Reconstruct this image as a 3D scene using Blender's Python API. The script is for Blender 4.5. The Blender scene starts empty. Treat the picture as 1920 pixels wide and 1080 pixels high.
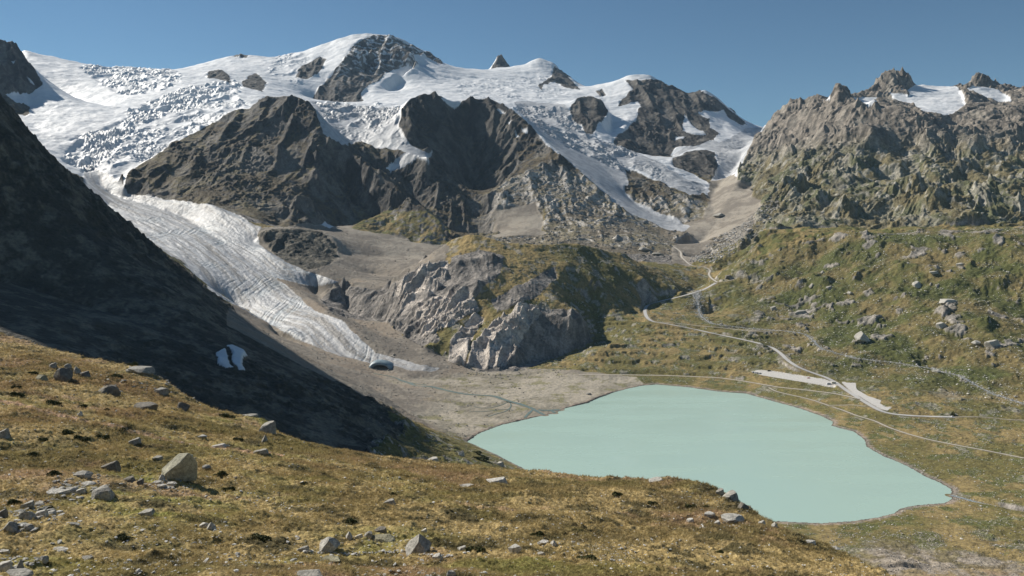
import bpy, math, time
import numpy as np
T0 = time.time()
QUALITY = 1.0
sc = bpy.context.scene
COL = sc.collection
# ------------------------------------------------------------------ camera
F, CX, HY, CAMZ = 1507.0, 960.0, 424.0, 266.0      # focal length in photo pixels, principal column, horizon row, eye height over the lake
cd = bpy.data.cameras.new('camera')
cam = bpy.data.objects.new('camera', cd); COL.objects.link(cam)
cam.location = (0, 0, CAMZ); cam.rotation_euler = (math.pi/2, 0, 0)
cd.sensor_width = 36.0; cd.lens = 36.0*F/1920.0
cd.shift_y = -(540.0-HY)/1920.0
cd.clip_start = 1.0; cd.clip_end = 30000.0
sc.camera = cam
# ------------------------------------------------------------------ sky and sun
SUN_EL, SUN_AHEAD, SUN_STRENGTH, SKY_STRENGTH = math.radians(37), math.radians(31), 5.0, 0.055
world = bpy.data.worlds.new('World'); sc.world = world; world.use_nodes = True
nt = world.node_tree
bg = nt.nodes['Background']
sky = nt.nodes.new('ShaderNodeTexSky'); sky.sky_type = 'NISHITA'; sky.sun_disc = False
sky.sun_elevation = SUN_EL
sky.sun_rotation = -(math.pi/2-SUN_AHEAD)
sky.altitude = 2200; sky.air_density = 1.1; sky.dust_density = 0.0; sky.ozone_density = 3.5
tint = nt.nodes.new('ShaderNodeMix'); tint.data_type = 'RGBA'; tint.blend_type = 'MULTIPLY'; tint.inputs[0].default_value = 1.0; tint.inputs[7].default_value = (.86, 1.02, 1.0, 1)
nt.links.new(sky.outputs[0], tint.inputs[6]); nt.links.new(tint.outputs[2], bg.inputs[0]); bg.inputs[1].default_value = SKY_STRENGTH
sl = bpy.data.lights.new('sun', 'SUN'); sl.energy = SUN_STRENGTH; sl.angle = math.radians(0.53); sl.color = (1.0, 0.94, 0.84)
so = bpy.data.objects.new('sun', sl); COL.objects.link(so)
from mathutils import Vector
sundir = Vector((-math.cos(SUN_EL)*math.cos(SUN_AHEAD), math.cos(SUN_EL)*math.sin(SUN_AHEAD), math.sin(SUN_EL)))
so.rotation_euler = sundir.to_track_quat('Z', 'Y').to_euler(); so.location = (0, 0, 2500)
sc.view_settings.view_transform = 'Standard'; sc.view_settings.look = 'None'
sc.view_settings.gamma = 1.0; sc.view_settings.exposure = 0.33; sc.view_settings.use_curve_mapping = False
sc.render.filter_size = 1.0
sc.cycles.max_bounces = 6; sc.cycles.diffuse_bounces = 3; sc.cycles.volume_bounces = 1

# ------------------------------------------------------------------ noise
rs = np.random.RandomState(7)
_ang = rs.rand(65536)*2*np.pi
_G = np.stack([np.cos(_ang), np.sin(_ang)]).astype(np.float32)
_V = rs.rand(65536).astype(np.float32)
def _h(ix, iy, s):
    return ((ix*73856093) ^ (iy*19349663) ^ (s*83492791+12345)) & 65535
def pn(x, y, s=0):
    xf = np.floor(x); yf = np.floor(y)
    fx = (x-xf).astype(np.float32); fy = (y-yf).astype(np.float32)
    ix = xf.astype(np.int32); iy = yf.astype(np.int32)
    u = fx*fx*fx*(fx*(fx*6-15)+10); v = fy*fy*fy*(fy*(fy*6-15)+10)
    def g(dx, dy):
        h = _h(ix+dx, iy+dy, s)
        return _G[0][h]*(fx-dx)+_G[1][h]*(fy-dy)
    a = g(0, 0); b = g(1, 0); c = g(0, 1); d = g(1, 1)
    a += u*(b-a); c += u*(d-c)
    return (a+v*(c-a))*1.5
def octaves(x, y, lam0, n, s, gain=0.5, mode='fbm', rough=None, rmax=None):
    """x, y: 2-D arrays with rows sorted by distance; rmax(lam) = how many rows can still carry that wavelength"""
    out = np.zeros(x.shape, np.float32); amp = 1.0; lam = lam0
    prev = None
    for k in range(n):
        R = x.shape[0] if rmax is None else rmax(lam)
        if R < 2: break
        q = pn(x[:R]/lam+17.3*k, y[:R]/lam-9.1*k, s+k)
        if mode == 'ridge':
            q = 1-np.abs(q)*1.7; q = q*q
            if prev is not None: q = q*np.clip(prev[:R]*1.6, 0.15, 1)
            prev = q
            out[:R] += (q-0.45)*amp
        elif mode == 'billow':
            out[:R] += (np.abs(q)*2-0.5)*amp
        else:
            out[:R] += q*amp
        amp *= gain; lam *= 0.5
    return out
def smooth(e0, e1, x):
    t = np.clip((x-e0)/(e1-e0), 0, 1); return t*t*(3-2*t)
def inpoly(px, py, poly):
    poly = np.asarray(poly, float)
    m = (px > poly[:, 0].min()) & (px < poly[:, 0].max()) & (py > poly[:, 1].min()) & (py < poly[:, 1].max())
    idx = np.nonzero(m.ravel())[0]
    X = px.ravel()[idx]; Y = py.ravel()[idx]
    ins = np.zeros(len(idx), bool)
    n = len(poly)
    for i in range(n):
        x0, y0 = poly[i]; x1, y1 = poly[(i+1) % n]
        if y0 == y1: continue
        c = ((Y < y0) != (Y < y1)) & (X < (x1-x0)*(Y-y0)/(y1-y0)+x0)
        ins ^= c
    out = np.zeros(px.size, bool); out[idx] = ins
    return out.reshape(px.shape)
def poly_dist(X, Y, poly, closed=True):
    poly = np.asarray(poly, float); n = len(poly); best = np.full(X.shape, 1e9, np.float32); par = np.zeros(X.shape, np.float32); side = np.zeros(X.shape, np.float32)
    acc = 0.0
    for i in range(n if closed else n-1):
        x0, y0 = poly[i]; x1, y1 = poly[(i+1) % n]
        dx, dy = x1-x0, y1-y0; L2 = dx*dx+dy*dy
        if L2 == 0: continue
        t = np.clip(((X-x0)*dx+(Y-y0)*dy)/L2, 0, 1)
        d = np.hypot(X-x0-t*dx, Y-y0-t*dy)
        m = d < best
        best = np.where(m, d, best); L = math.sqrt(L2)
        par = np.where(m, acc+t*L, par)
        side = np.where(m, np.sign((X-x0)*dy-(Y-y0)*dx), side)
        acc += L
    return best, par, side
def zof(py, D): return CAMZ-(py-HY)/F*D
def dof(py, z): return (CAMZ-z)*F/(py-HY)

# ------------------------------------------------------------------ relief: survey lines (photo column, photo row, distance in metres)
LINES = []
def L(*p): LINES.append([(a, zof(b, d), d) for a, b, d in p])          # row given
def Z(*p): LINES.append([(a, z, d) for a, z, d in p])                   # height over the lake given
def G(*p): LINES.append([(a, z, dof(b, z)) for a, b, z in p])           # row and height given
# near slope
Z((-600,257.5,14),(2600,257.5,14)); Z((-500,250.5,32),(1000,250.5,32),(2500,250,32))
L((-500,1085,60),(0,1085,60),(500,1085,61),(1000,1085,64),(1400,1085,78),(1700,1085,105))
L((1700,1085,105),(1820,1140,92),(2000,1240,70),(2500,1500,40))
L((-500,700,170),(0,745,170),(250,792,175),(500,842,178),(700,878,182),(1000,905,176),(1200,925,165),(1400,985,138),(1550,1050,118))
L((-500,560,280),(-200,590,270),(0,622,262),(100,650,258),(200,675,250),(260,685,244),(310,716,238),(350,745,232),(400,764,230),(470,778,228),(515,792,226),(525,815,226),(600,834,230),(700,858,232),(800,869,232),(900,874,230),(980,883,226),(1050,890,222),(1100,895,218),(1200,897,212),(1290,906,205),(1340,916,197),(1380,938,188),(1420,962,176),(1470,995,162),(1520,1022,148),(1600,1047,126),(1700,1085,105))
Z((-500,215,380),(0,185,330),(300,165,300),(520,160,280),(700,168,280),(900,166,280),(1100,160,270),(1290,152,255),(1380,140,235),(1470,130,205),(1600,120,165),(1800,120,130),(2400,130,90))
Z((-500,170,520),(0,150,480),(300,120,470),(520,100,460),(700,100,460),(900,85,450),(1200,70,430),(1400,50,400),(1600,30,380),(1900,15,400),(2400,30,400))
Z((700,60,640),(900,45,640),(1100,20,640),(1300,10,600),(1450,7,600))
# left mountain and moraine crest; part out of view raised to cast shade
L((-500,-640,1150),(-300,-460,1250),(-170,-190,1280),(-100,30,1290),(-40,175,1298),(0,218,1300),(40,246,1310),(80,276,1320),(115,307,1330),(150,339,1340),(180,377,1340),(215,407,1350),(260,442,1350),(300,472,1350),(335,497,1350),(380,537,1345),(430,573,1340),(445,592,1330),(500,626,1285),(560,666,1225),(620,691,1165),(680,716,1112),(720,741,1076),(745,766,1046),(800,801,1010),(850,818,993),(880,829,982),(930,852,930),(985,880,880),(1050,906,830))
Z((-500,380,900),(-200,260,900),(0,205,900),(150,180,900),(300,152,880),(450,125,860),(600,88,800),(720,60,760),(820,40,770),(900,25,780))
Z((-700,1150,1500),(-450,1250,1550),(-240,1060,1560),(-150,940,1560),(-105,890,1550)); Z((-45,600,1550),(-10,440,1540),(40,395,1540),(120,330,1540)); Z((-40,470,1400),(0,400,1420),(60,360,1420))  # unseen ridge beyond the left border, heightened so its shadow covers the moraine face
Z((-700,900,2300),(-450,760,2300),(-250,640,2200),(-100,520,2100),(0,430,1900),(100,350,1850),(200,290,1800),(300,215,1700),(380,150,1600),(445,88,1450),(500,72,1400),(560,52,1340),(620,42,1260),(680,30,1190),(720,20,1130),(760,12,1090),(820,6,1040),(860,3,1010))
# main glacier tongue: middle line and margins
G((800,686,24),(770,672,28),(700,640,52),(640,600,82),(560,545,118)); L((560,545,1840),(470,490,2020),(400,440,2190),(350,410,2340))
L((350,410,2340),(280,385,2420),(215,368,2500),(190,350,2540),(185,325,2600),(215,285,2760),(260,250,2950),(310,220,3150),(370,195,3450),(420,172,3700),(400,158,4000))
G((430,590,70),(480,620,55),(560,645,46),(640,670,34),(700,700,16),(740,722,9))
L((200,388,2380),(240,430,2180),(300,465,1990),(345,490,1880),(400,545,1720),(480,590,1600),(560,630,1520),(640,662,1460),(700,682,1420))
L((240,362,2490),(300,373,2440),(400,385,2340),(440,405,2280),(490,425,2210),(480,455,2150),(520,482,2060),(570,505,1980),(630,526,1930))
G((590,548,105),(610,570,92),(660,600,68),(720,628,50),(780,660,33),(812,686,22))
# icefall and upper snow
L((60,238,3050),(100,255,2900),(130,292,2760),(150,315,2650)); L((60,170,4050),(120,185,3950),(160,200,3700),(240,200,3400))
L((-500,-150,3500),(-200,-20,3550),(0,74,3600),(20,80,3620),(38,95,3620),(52,112,3600),(65,135,3560),(78,157,3500))
L((-500,230,3000),(0,200,3250),(35,215,3200),(58,200,3350),(68,172,3450),(78,160,3500)); L((-300,260,2700),(0,250,2850),(60,270,2750))
Z((-500,1900,3700),(-250,1550,3700),(-120,1300,3680))  # unseen peak left of view, added to cast shadow on the snow basin
L((45,93,4600),(100,106,4700),(170,125,4800),(250,129,4850),(320,135,4900))
L((320,135,4900),(400,112,4980),(430,106,5000),(450,102,5000),(520,107,5020),(560,98,5050),(600,84,5050),(620,76,5050),(660,64,5050),(690,61,5050),(720,64,5060),(745,68,5060),(780,88,5080),(800,99,5090),(830,118,5100),(850,127,5200),(870,130,5350),(900,132,5400),(920,132,5400),(950,127,5400),(980,121,5400),(1000,113,5400),(1012,110,5400),(1030,115,5380),(1042,122,5350),(1060,140,5250),(1083,167,5000),(1110,164,4850),(1140,155,4800),(1160,151,4750),(1175,140,4720),(1195,138,4700),(1218,139,4700),(1235,149,4680),(1250,160,4650),(1285,170,4600),(1300,177,4600),(1322,171,4580),(1345,190,4560),(1380,216,4520),(1402,233,4500),(1435,237,4480))
Z((-600,1000,6200),(700,1150,6300),(1200,900,6300),(1435,760,5600),(2500,800,5600)); Z((-600,500,8500),(2500,500,8500))
L((918,131,5600),(926,122,5600),(936,108,5600),(944,116,5600),(956,127,5600))
L((690,62,5040),(668,78,4900),(645,105,4720),(618,140,4550),(600,165,4420),(585,190,4330))
L((735,69,5050),(752,90,4900),(775,110,4800),(782,122,4720)); L((585,196,4280),(620,197,4250),(665,197,4240),(680,182,4330),(712,155,4520),(750,132,4650),(775,128,4700))
L((690,140,4630),(700,110,4800),(715,85,4930))
L((690,192,4150),(740,185,4200),(800,165,4450),(860,150,4700),(920,145,4900),(1000,160,4750),(1050,175,4600)); L((785,125,4850),(760,150,4700),(728,178,4480))
L((595,198,3900),(640,199,3850),(690,200,3820),(745,204,3750)); L((615,222,3600),(660,222,3600),(740,228,3550)); L((628,268,3250),(660,268,3220),(700,277,3150),(760,282,3050),(805,294,2950))
L((430,150,4150),(455,160,4100),(500,160,4200),(540,170,4150),(575,185,4200)); L((400,135,4400),(470,130,4600),(550,150,4450),(600,120,4750)); L((440,178,3550),(490,180,3500),(560,188,3600))
L((860,195,3800),(900,190,3900),(960,195,4000),(1000,200,4050),(1050,195,4150)); L((1120,160,4700),(1130,185,4450),(1145,215,4200),(1150,240,4000),(1140,255,3850))
L((1070,208,4020),(1085,180,4120),(1105,178,4130),(1122,182,4130),(1140,205,4050)); L((1072,224,3900),(1095,245,3780),(1112,250,3750),(1125,235,3850),(1140,215,3980))
L((1000,215,3900),(1040,245,3600),(1080,275,3400),(1130,310,3250),(1165,350,3080),(1190,382,2980),(1230,405,2880),(1280,425,2800))
L((1060,215,3950),(1090,262,3600),(1130,268,3600),(1160,285,3480),(1200,305,3350),(1250,325,3250),(1310,355,3130))
# right snowy rock peak and saddle glacier
L((1190,150,4620),(1225,185,4400),(1215,230,4100),(1195,265,3850),(1200,288,3700)); L((1225,185,4400),(1240,230,4150),(1250,270,3900),(1240,298,3720),(1200,292,3680),(1152,268,3700)); L((1195,200,4300),(1175,225,4080),(1165,250,3850))
L((1320,175,4560),(1325,210,4350),(1335,245,4080),(1300,272,3850),(1262,278,3820),(1258,295,3750)); L((1340,255,3980),(1370,235,4250),(1400,250,4300),(1430,240,4450))
L((1350,275,3820),(1400,270,3950),(1395,290,3800)); L((1345,300,3600),(1385,305,3650),(1365,330,3450),(1350,343,3360))
L((1175,320,3300),(1200,335,3180),(1250,352,3080),(1300,375,2980),(1320,395,2900)); L((1180,365,3030),(1230,395,2920),(1290,415,2820)); L((1262,297,3550),(1300,285,3620),(1340,292,3600)); L((1290,330,3350),(1320,340,3300))
L((1345,350,3250),(1330,375,3050),(1340,400,2850),(1300,425,2740))
# rock peak between the glaciers
CREST_A = [(232,350,2490),(240,325,2560),(262,308,2640),(300,287,2760),(350,256,2900),(400,230,3010),(435,211,3050),(455,205,3070),(472,206,3080),(482,194,3085),(495,182,3080),(530,178,3050),(565,183,3050),(585,197,3020),(603,215,2980),(618,245,2930),(628,270,2880)]
L(*CREST_A); L((628,270,2880),(680,305,2780),(720,335,2700),(780,380,2600),(815,405,2530),(830,420,2480))
L((575,190,3040),(600,250,2870),(592,310,2720),(575,350,2620),(550,385,2480),(520,425,2330)); L((480,200,3060),(430,260,2860),(400,300,2720),(370,345,2560))
L((650,380,2740),(700,405,2640),(640,424,2520),(600,425,2470)); L((625,300,2820),(650,345,2800),(690,370,2700))
L((530,380,2420),(560,360,2450),(585,372,2470)); L((540,425,2330),(600,432,2360),(640,428,2440)); L((420,385,2380),(470,400,2340),(510,420,2300))
# dark outcrop by the glacier
L((482,440,2150),(510,430,2200),(560,428,2230),(600,432,2240),(625,445,2220),(636,465,2180),(630,485,2120)); L((490,462,2090),(530,490,2010),(570,503,1985),(610,492,2040),(632,486,2100))
# debris basin, green knoll, far valley
L((640,428,2440),(700,432,2480),(800,462,2380),(850,470,2330)); L((600,515,1960),(650,505,2020),(700,515,2080),(760,520,2050)); L((640,478,2180),(720,480,2240),(800,480,2260)); L((660,528,1900),(740,530,1950))
L((672,425,2500),(700,407,2560),(730,396,2620),(765,394,2640),(795,402,2640),(820,425,2600),(835,445,2560),(860,455,2500)); L((700,432,2490),(760,450,2440),(830,465,2400))
L((835,400,2780),(880,400,2800),(925,405,2800)); L((840,440,2700),(900,442,2700),(930,450,2650))
# second rock peak and its sunny spur
CREST_B = [(748,230,3250),(752,205,3330),(770,184,3400),(800,173,3450),(825,180,3480),(845,190,3490),(870,186,3500),(915,182,3520),(930,192,3500),(960,205,3420),(985,225,3350),(1010,252,3270),(1035,280,3170),(1052,292,3110)]
L(*CREST_B)
L((845,200,3470),(868,240,3440),(890,290,3350),(885,350,3220),(880,392,3080)); L((770,186,3400),(758,215,3280),(765,245,3170),(790,275,3110),(815,310,3010),(840,350,2900),(850,385,2820)); L((940,205,3450),(935,270,3330),(928,330,3180),(920,372,3060)); L((700,330,2960),(760,350,2950),(800,395,2800))
L((1052,292,3110),(1075,308,3060),(1110,332,2990),(1150,368,2900),(1180,388,2840),(1210,405,2800),(1240,424,2740),(1268,437,2690))
L((1052,292,3110),(1030,305,3040),(990,325,2960),(955,350,2880),(930,372,2820),(925,395,2770),(930,430,2650))
L((1000,370,2800),(1060,360,2850),(1120,385,2800),(1160,410,2720)); L((960,440,2500),(1050,440,2480),(1150,450,2450),(1215,470,2380),(1225,480,2300)); L((1140,455,2420),(1170,440,2460),(1200,448,2430),(1215,470,2370))
L((1240,440,2650),(1290,440,2600)); L((1230,470,2350),(1270,480,2280),(1300,505,2150),(1340,522,2060),(1300,545,1960),(1270,555,1890),(1230,565,1860))
# rock dome in the middle
L((735,520,1790),(755,505,1810),(790,490,1830),(815,470,1850),(830,462,1860),(850,447,1860),(880,437,1850),(910,443,1845),(940,453,1835),(1000,459,1850),(1060,457,1900),(1100,462,1930),(1140,470,1960),(1180,482,1980),(1200,495,1970),(1250,522,1940),(1282,548,1880))
Z((740,120,1960),(820,160,2050),(900,178,2100),(1000,175,2150),(1100,170,2200),(1180,165,2180))
L((880,437,1850),(950,485,1760),(1010,530,1680),(1045,560,1630),(1060,590,1590),(1055,600,1575)); L((1045,565,1620),(1082,578,1600),(1092,596,1585)); L((1020,585,1585),(1060,592,1575),(1090,603,1578)); L((1010,575,1600),(975,590,1560),(940,620,1520),(905,670,1460),(895,692,1440))
L((1116,600,1700),(1118,625,1630),(1108,650,1565),(1070,664,1535),(1020,673,1512),(960,690,1455))
L((930,480,1740),(870,490,1740),(810,495,1760),(760,520,1740)); L((930,510,1680),(880,540,1650),(830,560,1650),(780,590,1650),(735,600,1660))
L((870,590,1600),(830,630,1540),(800,650,1500)); L((900,600,1590),(870,650,1500),(860,670,1460))
G((640,562,90),(660,590,70),(720,600,66),(740,620,55),(800,655,33),(860,680,16),(900,697,9),(960,695,9),(1050,685,12),(1100,690,14)); L((610,540,1860),(650,535,1870),(720,545,1850),(740,555,1800))
L((1050,480,1820),(1100,510,1780),(1140,560,1740),(1180,590,1720)); L((1100,560,1740),(1120,600,1690),(1140,630,1620)); L((1180,500,1900),(1220,540,1850),(1230,560,1840))
# valley floor round the lake
G((1212,575,80),(1212,590,78),(1225,603,72),(1300,612,62),(1380,635,52),(1440,652,44),(1480,680,34),(1550,705,24),(1600,745,16),(1650,768,12),(1700,780,9),(1790,783,9),(1920,790,9),(2500,800,20))
G((1150,640,50),(1100,670,26),(1200,700,9),(1300,705,9),(1400,715,9)); G((1420,696,21),(1560,718,19))
G((1000,702,5),(900,715,5),(780,712,8)); G((780,790,4),(900,760,3),(1000,740,3),(1100,715,4),(1180,712,4))
G((1330,606,66),(1420,618,60),(1500,627,55),(1530,650,46),(1600,670,38),(1700,686,33),(1745,690,32),(1800,712,27),(1850,735,22),(1920,757,17),(2500,800,30))
G((1500,655,41),(1600,690,30),(1700,710,26),(1800,740,19)); G((1920,850,8),(1850,880,4),(1800,905,1.5)); G((1800,960,2),(1920,955,6)); G((1500,1010,3),(1600,1000,3),(1700,1000,4),(1920,1000,8)); G((1700,1040,9),(1850,1060,9),(1920,1070,10),(2400,1100,20))
# right hillside and right mountain
L((1330,600,1790),(1340,560,1850),(1380,520,1950),(1430,470,2050),(1460,450,2080)); L((1430,445,2100),(1500,437,2060),(1600,440,1980),(1700,440,1900),(1800,441,1820),(1920,440,1740),(2500,400,1500))
Z((1430,255,2250),(1550,260,2200),(1700,260,2150),(1920,262,2050),(2500,300,1900))
L((1480,580,1740),(1600,570,1650),(1700,562,1600),(1800,562,1550),(1920,568,1500),(2400,560,1420)); L((1400,560,1840),(1500,520,1880),(1600,500,1800),(1750,500,1710),(1920,500,1620),(2400,490,1520))
L((2400,640,1250),(1920,640,1360),(1800,620,1410),(1700,620,1450),(1600,620,1520),(1530,610,1620))
L((1280,470,2550),(1320,450,2620),(1350,400,2800),(1380,350,3050),(1400,300,3300)); L((1300,490,2350),(1360,470,2350),(1420,440,2300),(1450,420,2330)); L((1350,510,2130),(1400,480,2160))
L((1435,237,3850),(1447,222,3830),(1465,197,3780),(1490,189,3720),(1530,181,3650),(1560,184,3520),(1572,166,3400),(1582,170,3380),(1592,184,3400),(1605,181,3700),(1640,160,3750),(1660,150,3780),(1680,142,3800),(1700,150,3800),(1718,159,3820),(1755,162,3850),(1795,162,3850),(1815,153,3820),(1835,140,3800),(1850,147,3800),(1870,160,3800),(1900,164,3820),(1920,166,3820),(2100,120,3800),(2500,100,3800))
Z((1450,600,4300),(1700,650,4500),(2500,700,4500))
L((1382,335,3350),(1390,300,3500),(1410,270,3650),(1435,240,3830)); L((1465,200,3760),(1455,260,3450),(1430,320,3200),(1400,360,3050)); L((1530,185,3620),(1510,250,3300),(1490,310,3050)); L((1575,168,3390),(1560,230,3200),(1530,290,3000),(1500,340,2850),(1460,400,2600))
L((1600,195,3550),(1700,195,3550),(1740,205,3400),(1790,216,3300),(1800,200,3450),(1880,192,3550)); L((1580,205,3250),(1620,193,3200),(1680,188,3150),(1700,205,3100),(1760,225,3050),(1800,232,3000),(1860,228,2980),(1920,230,2950),(2400,200,2900))
L((1640,235,3000),(1700,262,2920),(1760,272,2880),(1840,285,2820),(1920,290,2780)); L((1560,280,2900),(1650,320,2760),(1800,330,2700),(1920,320,2680),(2400,300,2600))
L((1480,370,2600),(1580,380,2500),(1700,385,2450),(1800,380,2430),(1920,370,2380)); L((1480,432,2350),(1560,430,2280),(1640,436,2250),(1750,430,2230),(1920,432,2150))

# lake outline (photo pixels on the water plane)
LAKE_PX = [(875,829),(888,820),(900,812),(940,797),(1000,783),(1040,775),(1062,765),(1100,756),(1125,745),(1150,736),(1180,728),(1205,723),(1232,721),(1290,726),(1345,734),(1400,738),(1416,743),(1445,751),(1500,766),(1540,780),(1562,791),(1558,798),(1575,803),(1600,809),(1620,824),(1625,838),(1655,855),(1683,866),(1712,880),(1735,894),(1762,905),(1783,917),(1784,935),(1770,944),(1742,945),(1715,948),(1690,953),(1675,963),(1640,971),(1600,977),(1540,981),(1460,977),(1400,985),(1300,970),(1180,945),(1080,915),(985,880),(930,853)]
lp = np.array(LAKE_PX, float)
LK = np.stack([(lp[:, 0]-CX)/F*(CAMZ*F/(lp[:, 1]-HY)), CAMZ*F/(lp[:, 1]-HY)], 1)
_o = []
_r = np.random.RandomState(3)
for i in range(len(LK)):
    a, b = LK[i], LK[(i+1) % len(LK)]; n = max(1, int(np.hypot(*(b-a))/4))
    d = (b-a)/np.hypot(*(b-a)); nr = np.array([d[1], -d[0]])
    for k in range(n): _o.append(a+(b-a)*k/n+nr*_r.uniform(-.6, .6)*(k > 0))
LKF = np.array(_o)

# ------------------------------------------------------------------ solve the smooth relief between the survey lines
UA, UB, VA, VB = -1.0, 1.0, math.log(13), math.log(9000)
def splat(step):
    nu = int((UB-UA)/step)+1; nv = int((VB-VA)/step)+1
    s = np.zeros(nu*nv); c = np.zeros(nu*nv)
    def put(u, v, z):
        i = np.round((u-UA)/step).astype(int); j = np.round((v-VA)/step).astype(int)
        m = (i >= 0) & (i < nu) & (j >= 0) & (j < nv)
        k = j[m]*nu+i[m]; s[:] += np.bincount(k, z[m], nu*nv); c[:] += np.bincount(k, minlength=nu*nv)
    for ln in LINES:
        for (a, z0, d0), (b, z1, d1) in zip(ln[:-1], ln[1:]):
            u0, u1, v0, v1 = (a-CX)/F, (b-CX)/F, math.log(d0), math.log(d1)
            n = int(max(abs(u1-u0), abs(v1-v0))/step*2)+2
            t = np.linspace(0, 1, n); v = v0+(v1-v0)*t; D = np.exp(v)
            p0, p1 = (CAMZ-z0)/d0, (CAMZ-z1)/d1
            put(u0+(u1-u0)*t, v, CAMZ-(p0+(p1-p0)*t)*D)
    put(LKF[:, 0]/LKF[:, 1], np.log(LKF[:, 1]), np.full(len(LKF), 0.5))
    H = np.where(c > 0, s/np.maximum(c, 1), 0).reshape(nv, nu); M = (c > 0).reshape(nv, nu)
    uu, vv = np.meshgrid(UA+step*np.arange(nu), VA+step*np.arange(nv))
    D = np.exp(vv); X = uu*D
    ins = inpoly(X, D, LK) & ~M
    H[ins] = -3; M |= ins
    return H, M
H = None
for step in (0.064, 0.032, 0.016, 0.008, 0.004):
    Hc, M = splat(step)
    nv, nu = Hc.shape
    if H is None: W = np.full(Hc.shape, 200.0)
    else:
        ju = np.linspace(0, H.shape[1]-1.001, nu) if False else np.clip(np.arange(nu)*0.5, 0, H.shape[1]-1.001)
        jv = np.clip(np.arange(nv)*0.5, 0, H.shape[0]-1.001)
        iu = ju.astype(int); iv = jv.astype(int); fu = ju-iu; fv = (jv-iv)[:, None]
        A = H[iv]; B = H[iv+1]; R = A+(B-A)*fv
        W = R[:, iu]+(R[:, iu+1]-R[:, iu])*fu
    W = np.where(M, Hc, W)
    for it in range(400 if step > 0.01 else 160):
        P = np.pad(W, 1, mode='edge')
        W = 0.25*(P[:-2, 1:-1]+P[2:, 1:-1]+P[1:-1, :-2]+P[1:-1, 2:])
        W[M] = Hc[M]
    H = W
H = H.astype(np.float32)
print('solve', round(time.time()-T0, 1))
def spl(q, n, step, a):
    """dense cubic B-spline weights"""
    t = (q-a)/step; i = np.floor(t).astype(int); f = t-i
    w = [(1-f)**3/6, (3*f**3-6*f*f+4)/6, (-3*f**3+3*f*f+3*f+1)/6, f**3/6]
    Wt = np.zeros((len(q), n), np.float32); r = np.arange(len(q))
    for k in range(4): np.add.at(Wt, (r, np.clip(i-1+k, 0, n-1)), w[k])
    return Wt
# ------------------------------------------------------------------ fine grid
q = QUALITY
pxs = np.concatenate([np.linspace(-500, -40, int(70*q), endpoint=False), np.linspace(-40, 1960, int(1360*q), endpoint=False), np.linspace(1960, 2420, int(70*q))])
BANDS = [(20, 48, 14), (48, 330, 980), (330, 520, 50), (520, 620, 120), (620, 950, 260), (950, 2000, 620), (2000, 3900, 640), (3900, 5700, 330), (5700, 8400, 14)]
Ds = np.concatenate([np.exp(np.linspace(math.log(a), math.log(b), int(n*q)+1)[:-1]) for a, b, n in BANDS]+[[8400.0]])
U = (pxs-CX)/F
base = spl(np.log(Ds), H.shape[0], 0.004, VA) @ H @ spl(U, H.shape[1], 0.004, UA).T
base = base.astype(np.float32)
for p_, d_, a_, r_ in ((1574, 3390, 24, 24), (1560, 3400, 10, 30), (1682, 3800, 16, 45), (1837, 3800, 18, 45), (934, 5600, 36, 24), (1012, 5400, 12, 60), (1340, 4560, 25, 60), (1435, 3850, 10, 30)):
    base += (a_*np.exp(-((((pxs-CX)/F*d_)[None]-(p_-CX)/F*d_)**2+((Ds-d_)[:, None]*.6)**2)/(2*r_*r_))).astype(np.float32)
NR, NC = base.shape
D = np.repeat(Ds[:, None], NC, 1).astype(np.float32)
X = (U[None, :]*Ds[:, None]).astype(np.float32); Y = D
PX = np.repeat(pxs[None, :], NR, 0).astype(np.float32)
def pyof(z): return HY+(CAMZ-z)/D*F
PY0 = pyof(base)
def bumps(lst, d0, d1):
    r0, r1 = np.searchsorted(Ds, [d0, d1])
    for px_, py_, a_, r_ in lst:
        c = int(np.searchsorted(pxs, px_)); m_ = PY0[r0:r1, c] <= py_
        k = r0+(int(np.argmax(m_)) if m_.any() else int(np.argmin(PY0[r0:r1, c]))); d_ = Ds[k]
        a0, a1 = np.searchsorted(Ds, [d_-3*r_, d_+3*r_])
        dx = X[a0:a1]-(px_-CX)/F*d_; dy = Y[a0:a1]-d_; u_ = dx*.8-dy*.6; v_ = dx*.6+dy*.8      # steep on the lee of the sun
        base[a0:a1] += a_*np.exp(-np.where(u_ > 0, (u_/(.32*r_))**2, (u_/(1.1*r_))**2)-(v_/(.9*r_))**2)
bumps([(1492,362,52,70),(1545,372,44,60),(1590,390,36,50),(1715,372,44,65),(1755,392,34,55),(1850,378,60,85),(1905,392,46,60),(1832,278,44,70),(1890,262,30,55),(1772,262,22,50),(1640,205,26,45),(1545,250,30,45),(1480,300,28,50),(1620,300,24,50),(1690,310,22,40),(1440,350,20,40),(1540,320,22,45),(1790,330,24,50)], 2150, 4000)
bumps([(1455,520,9,18),(1500,535,10,20),(1552,528,12,22),(1605,520,9,20),(1690,505,10,22),(1755,512,12,24),(1820,500,10,22),(1880,530,11,24),(1420,470,10,22),(1520,470,10,24),(1650,465,9,22),(1850,615,10,18),(1770,590,8,16),(1480,580,7,14),(1700,560,8,20)], 1150, 2200)
bumps([(1090,470,9,24),(1150,505,8,22),(1060,505,8,20),(1210,530,7,20),(1250,545,5,16),(1120,530,6,18),(960,500,4,16),(1170,470,6,20)], 1560, 2100)
PY0 = pyof(base)
def rmax(lam): return int(np.searchsorted(Ds, lam/0.0022))
exec_t = time.time()
# slopes of the smooth relief
gx = np.gradient(base, axis=1)/np.gradient(X, axis=1)
gy = np.gradient(base, axis=0)/np.gradient(Y, axis=0)-gx*(X/Y)
slope = np.sqrt(gx*gx+gy*gy)
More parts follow.
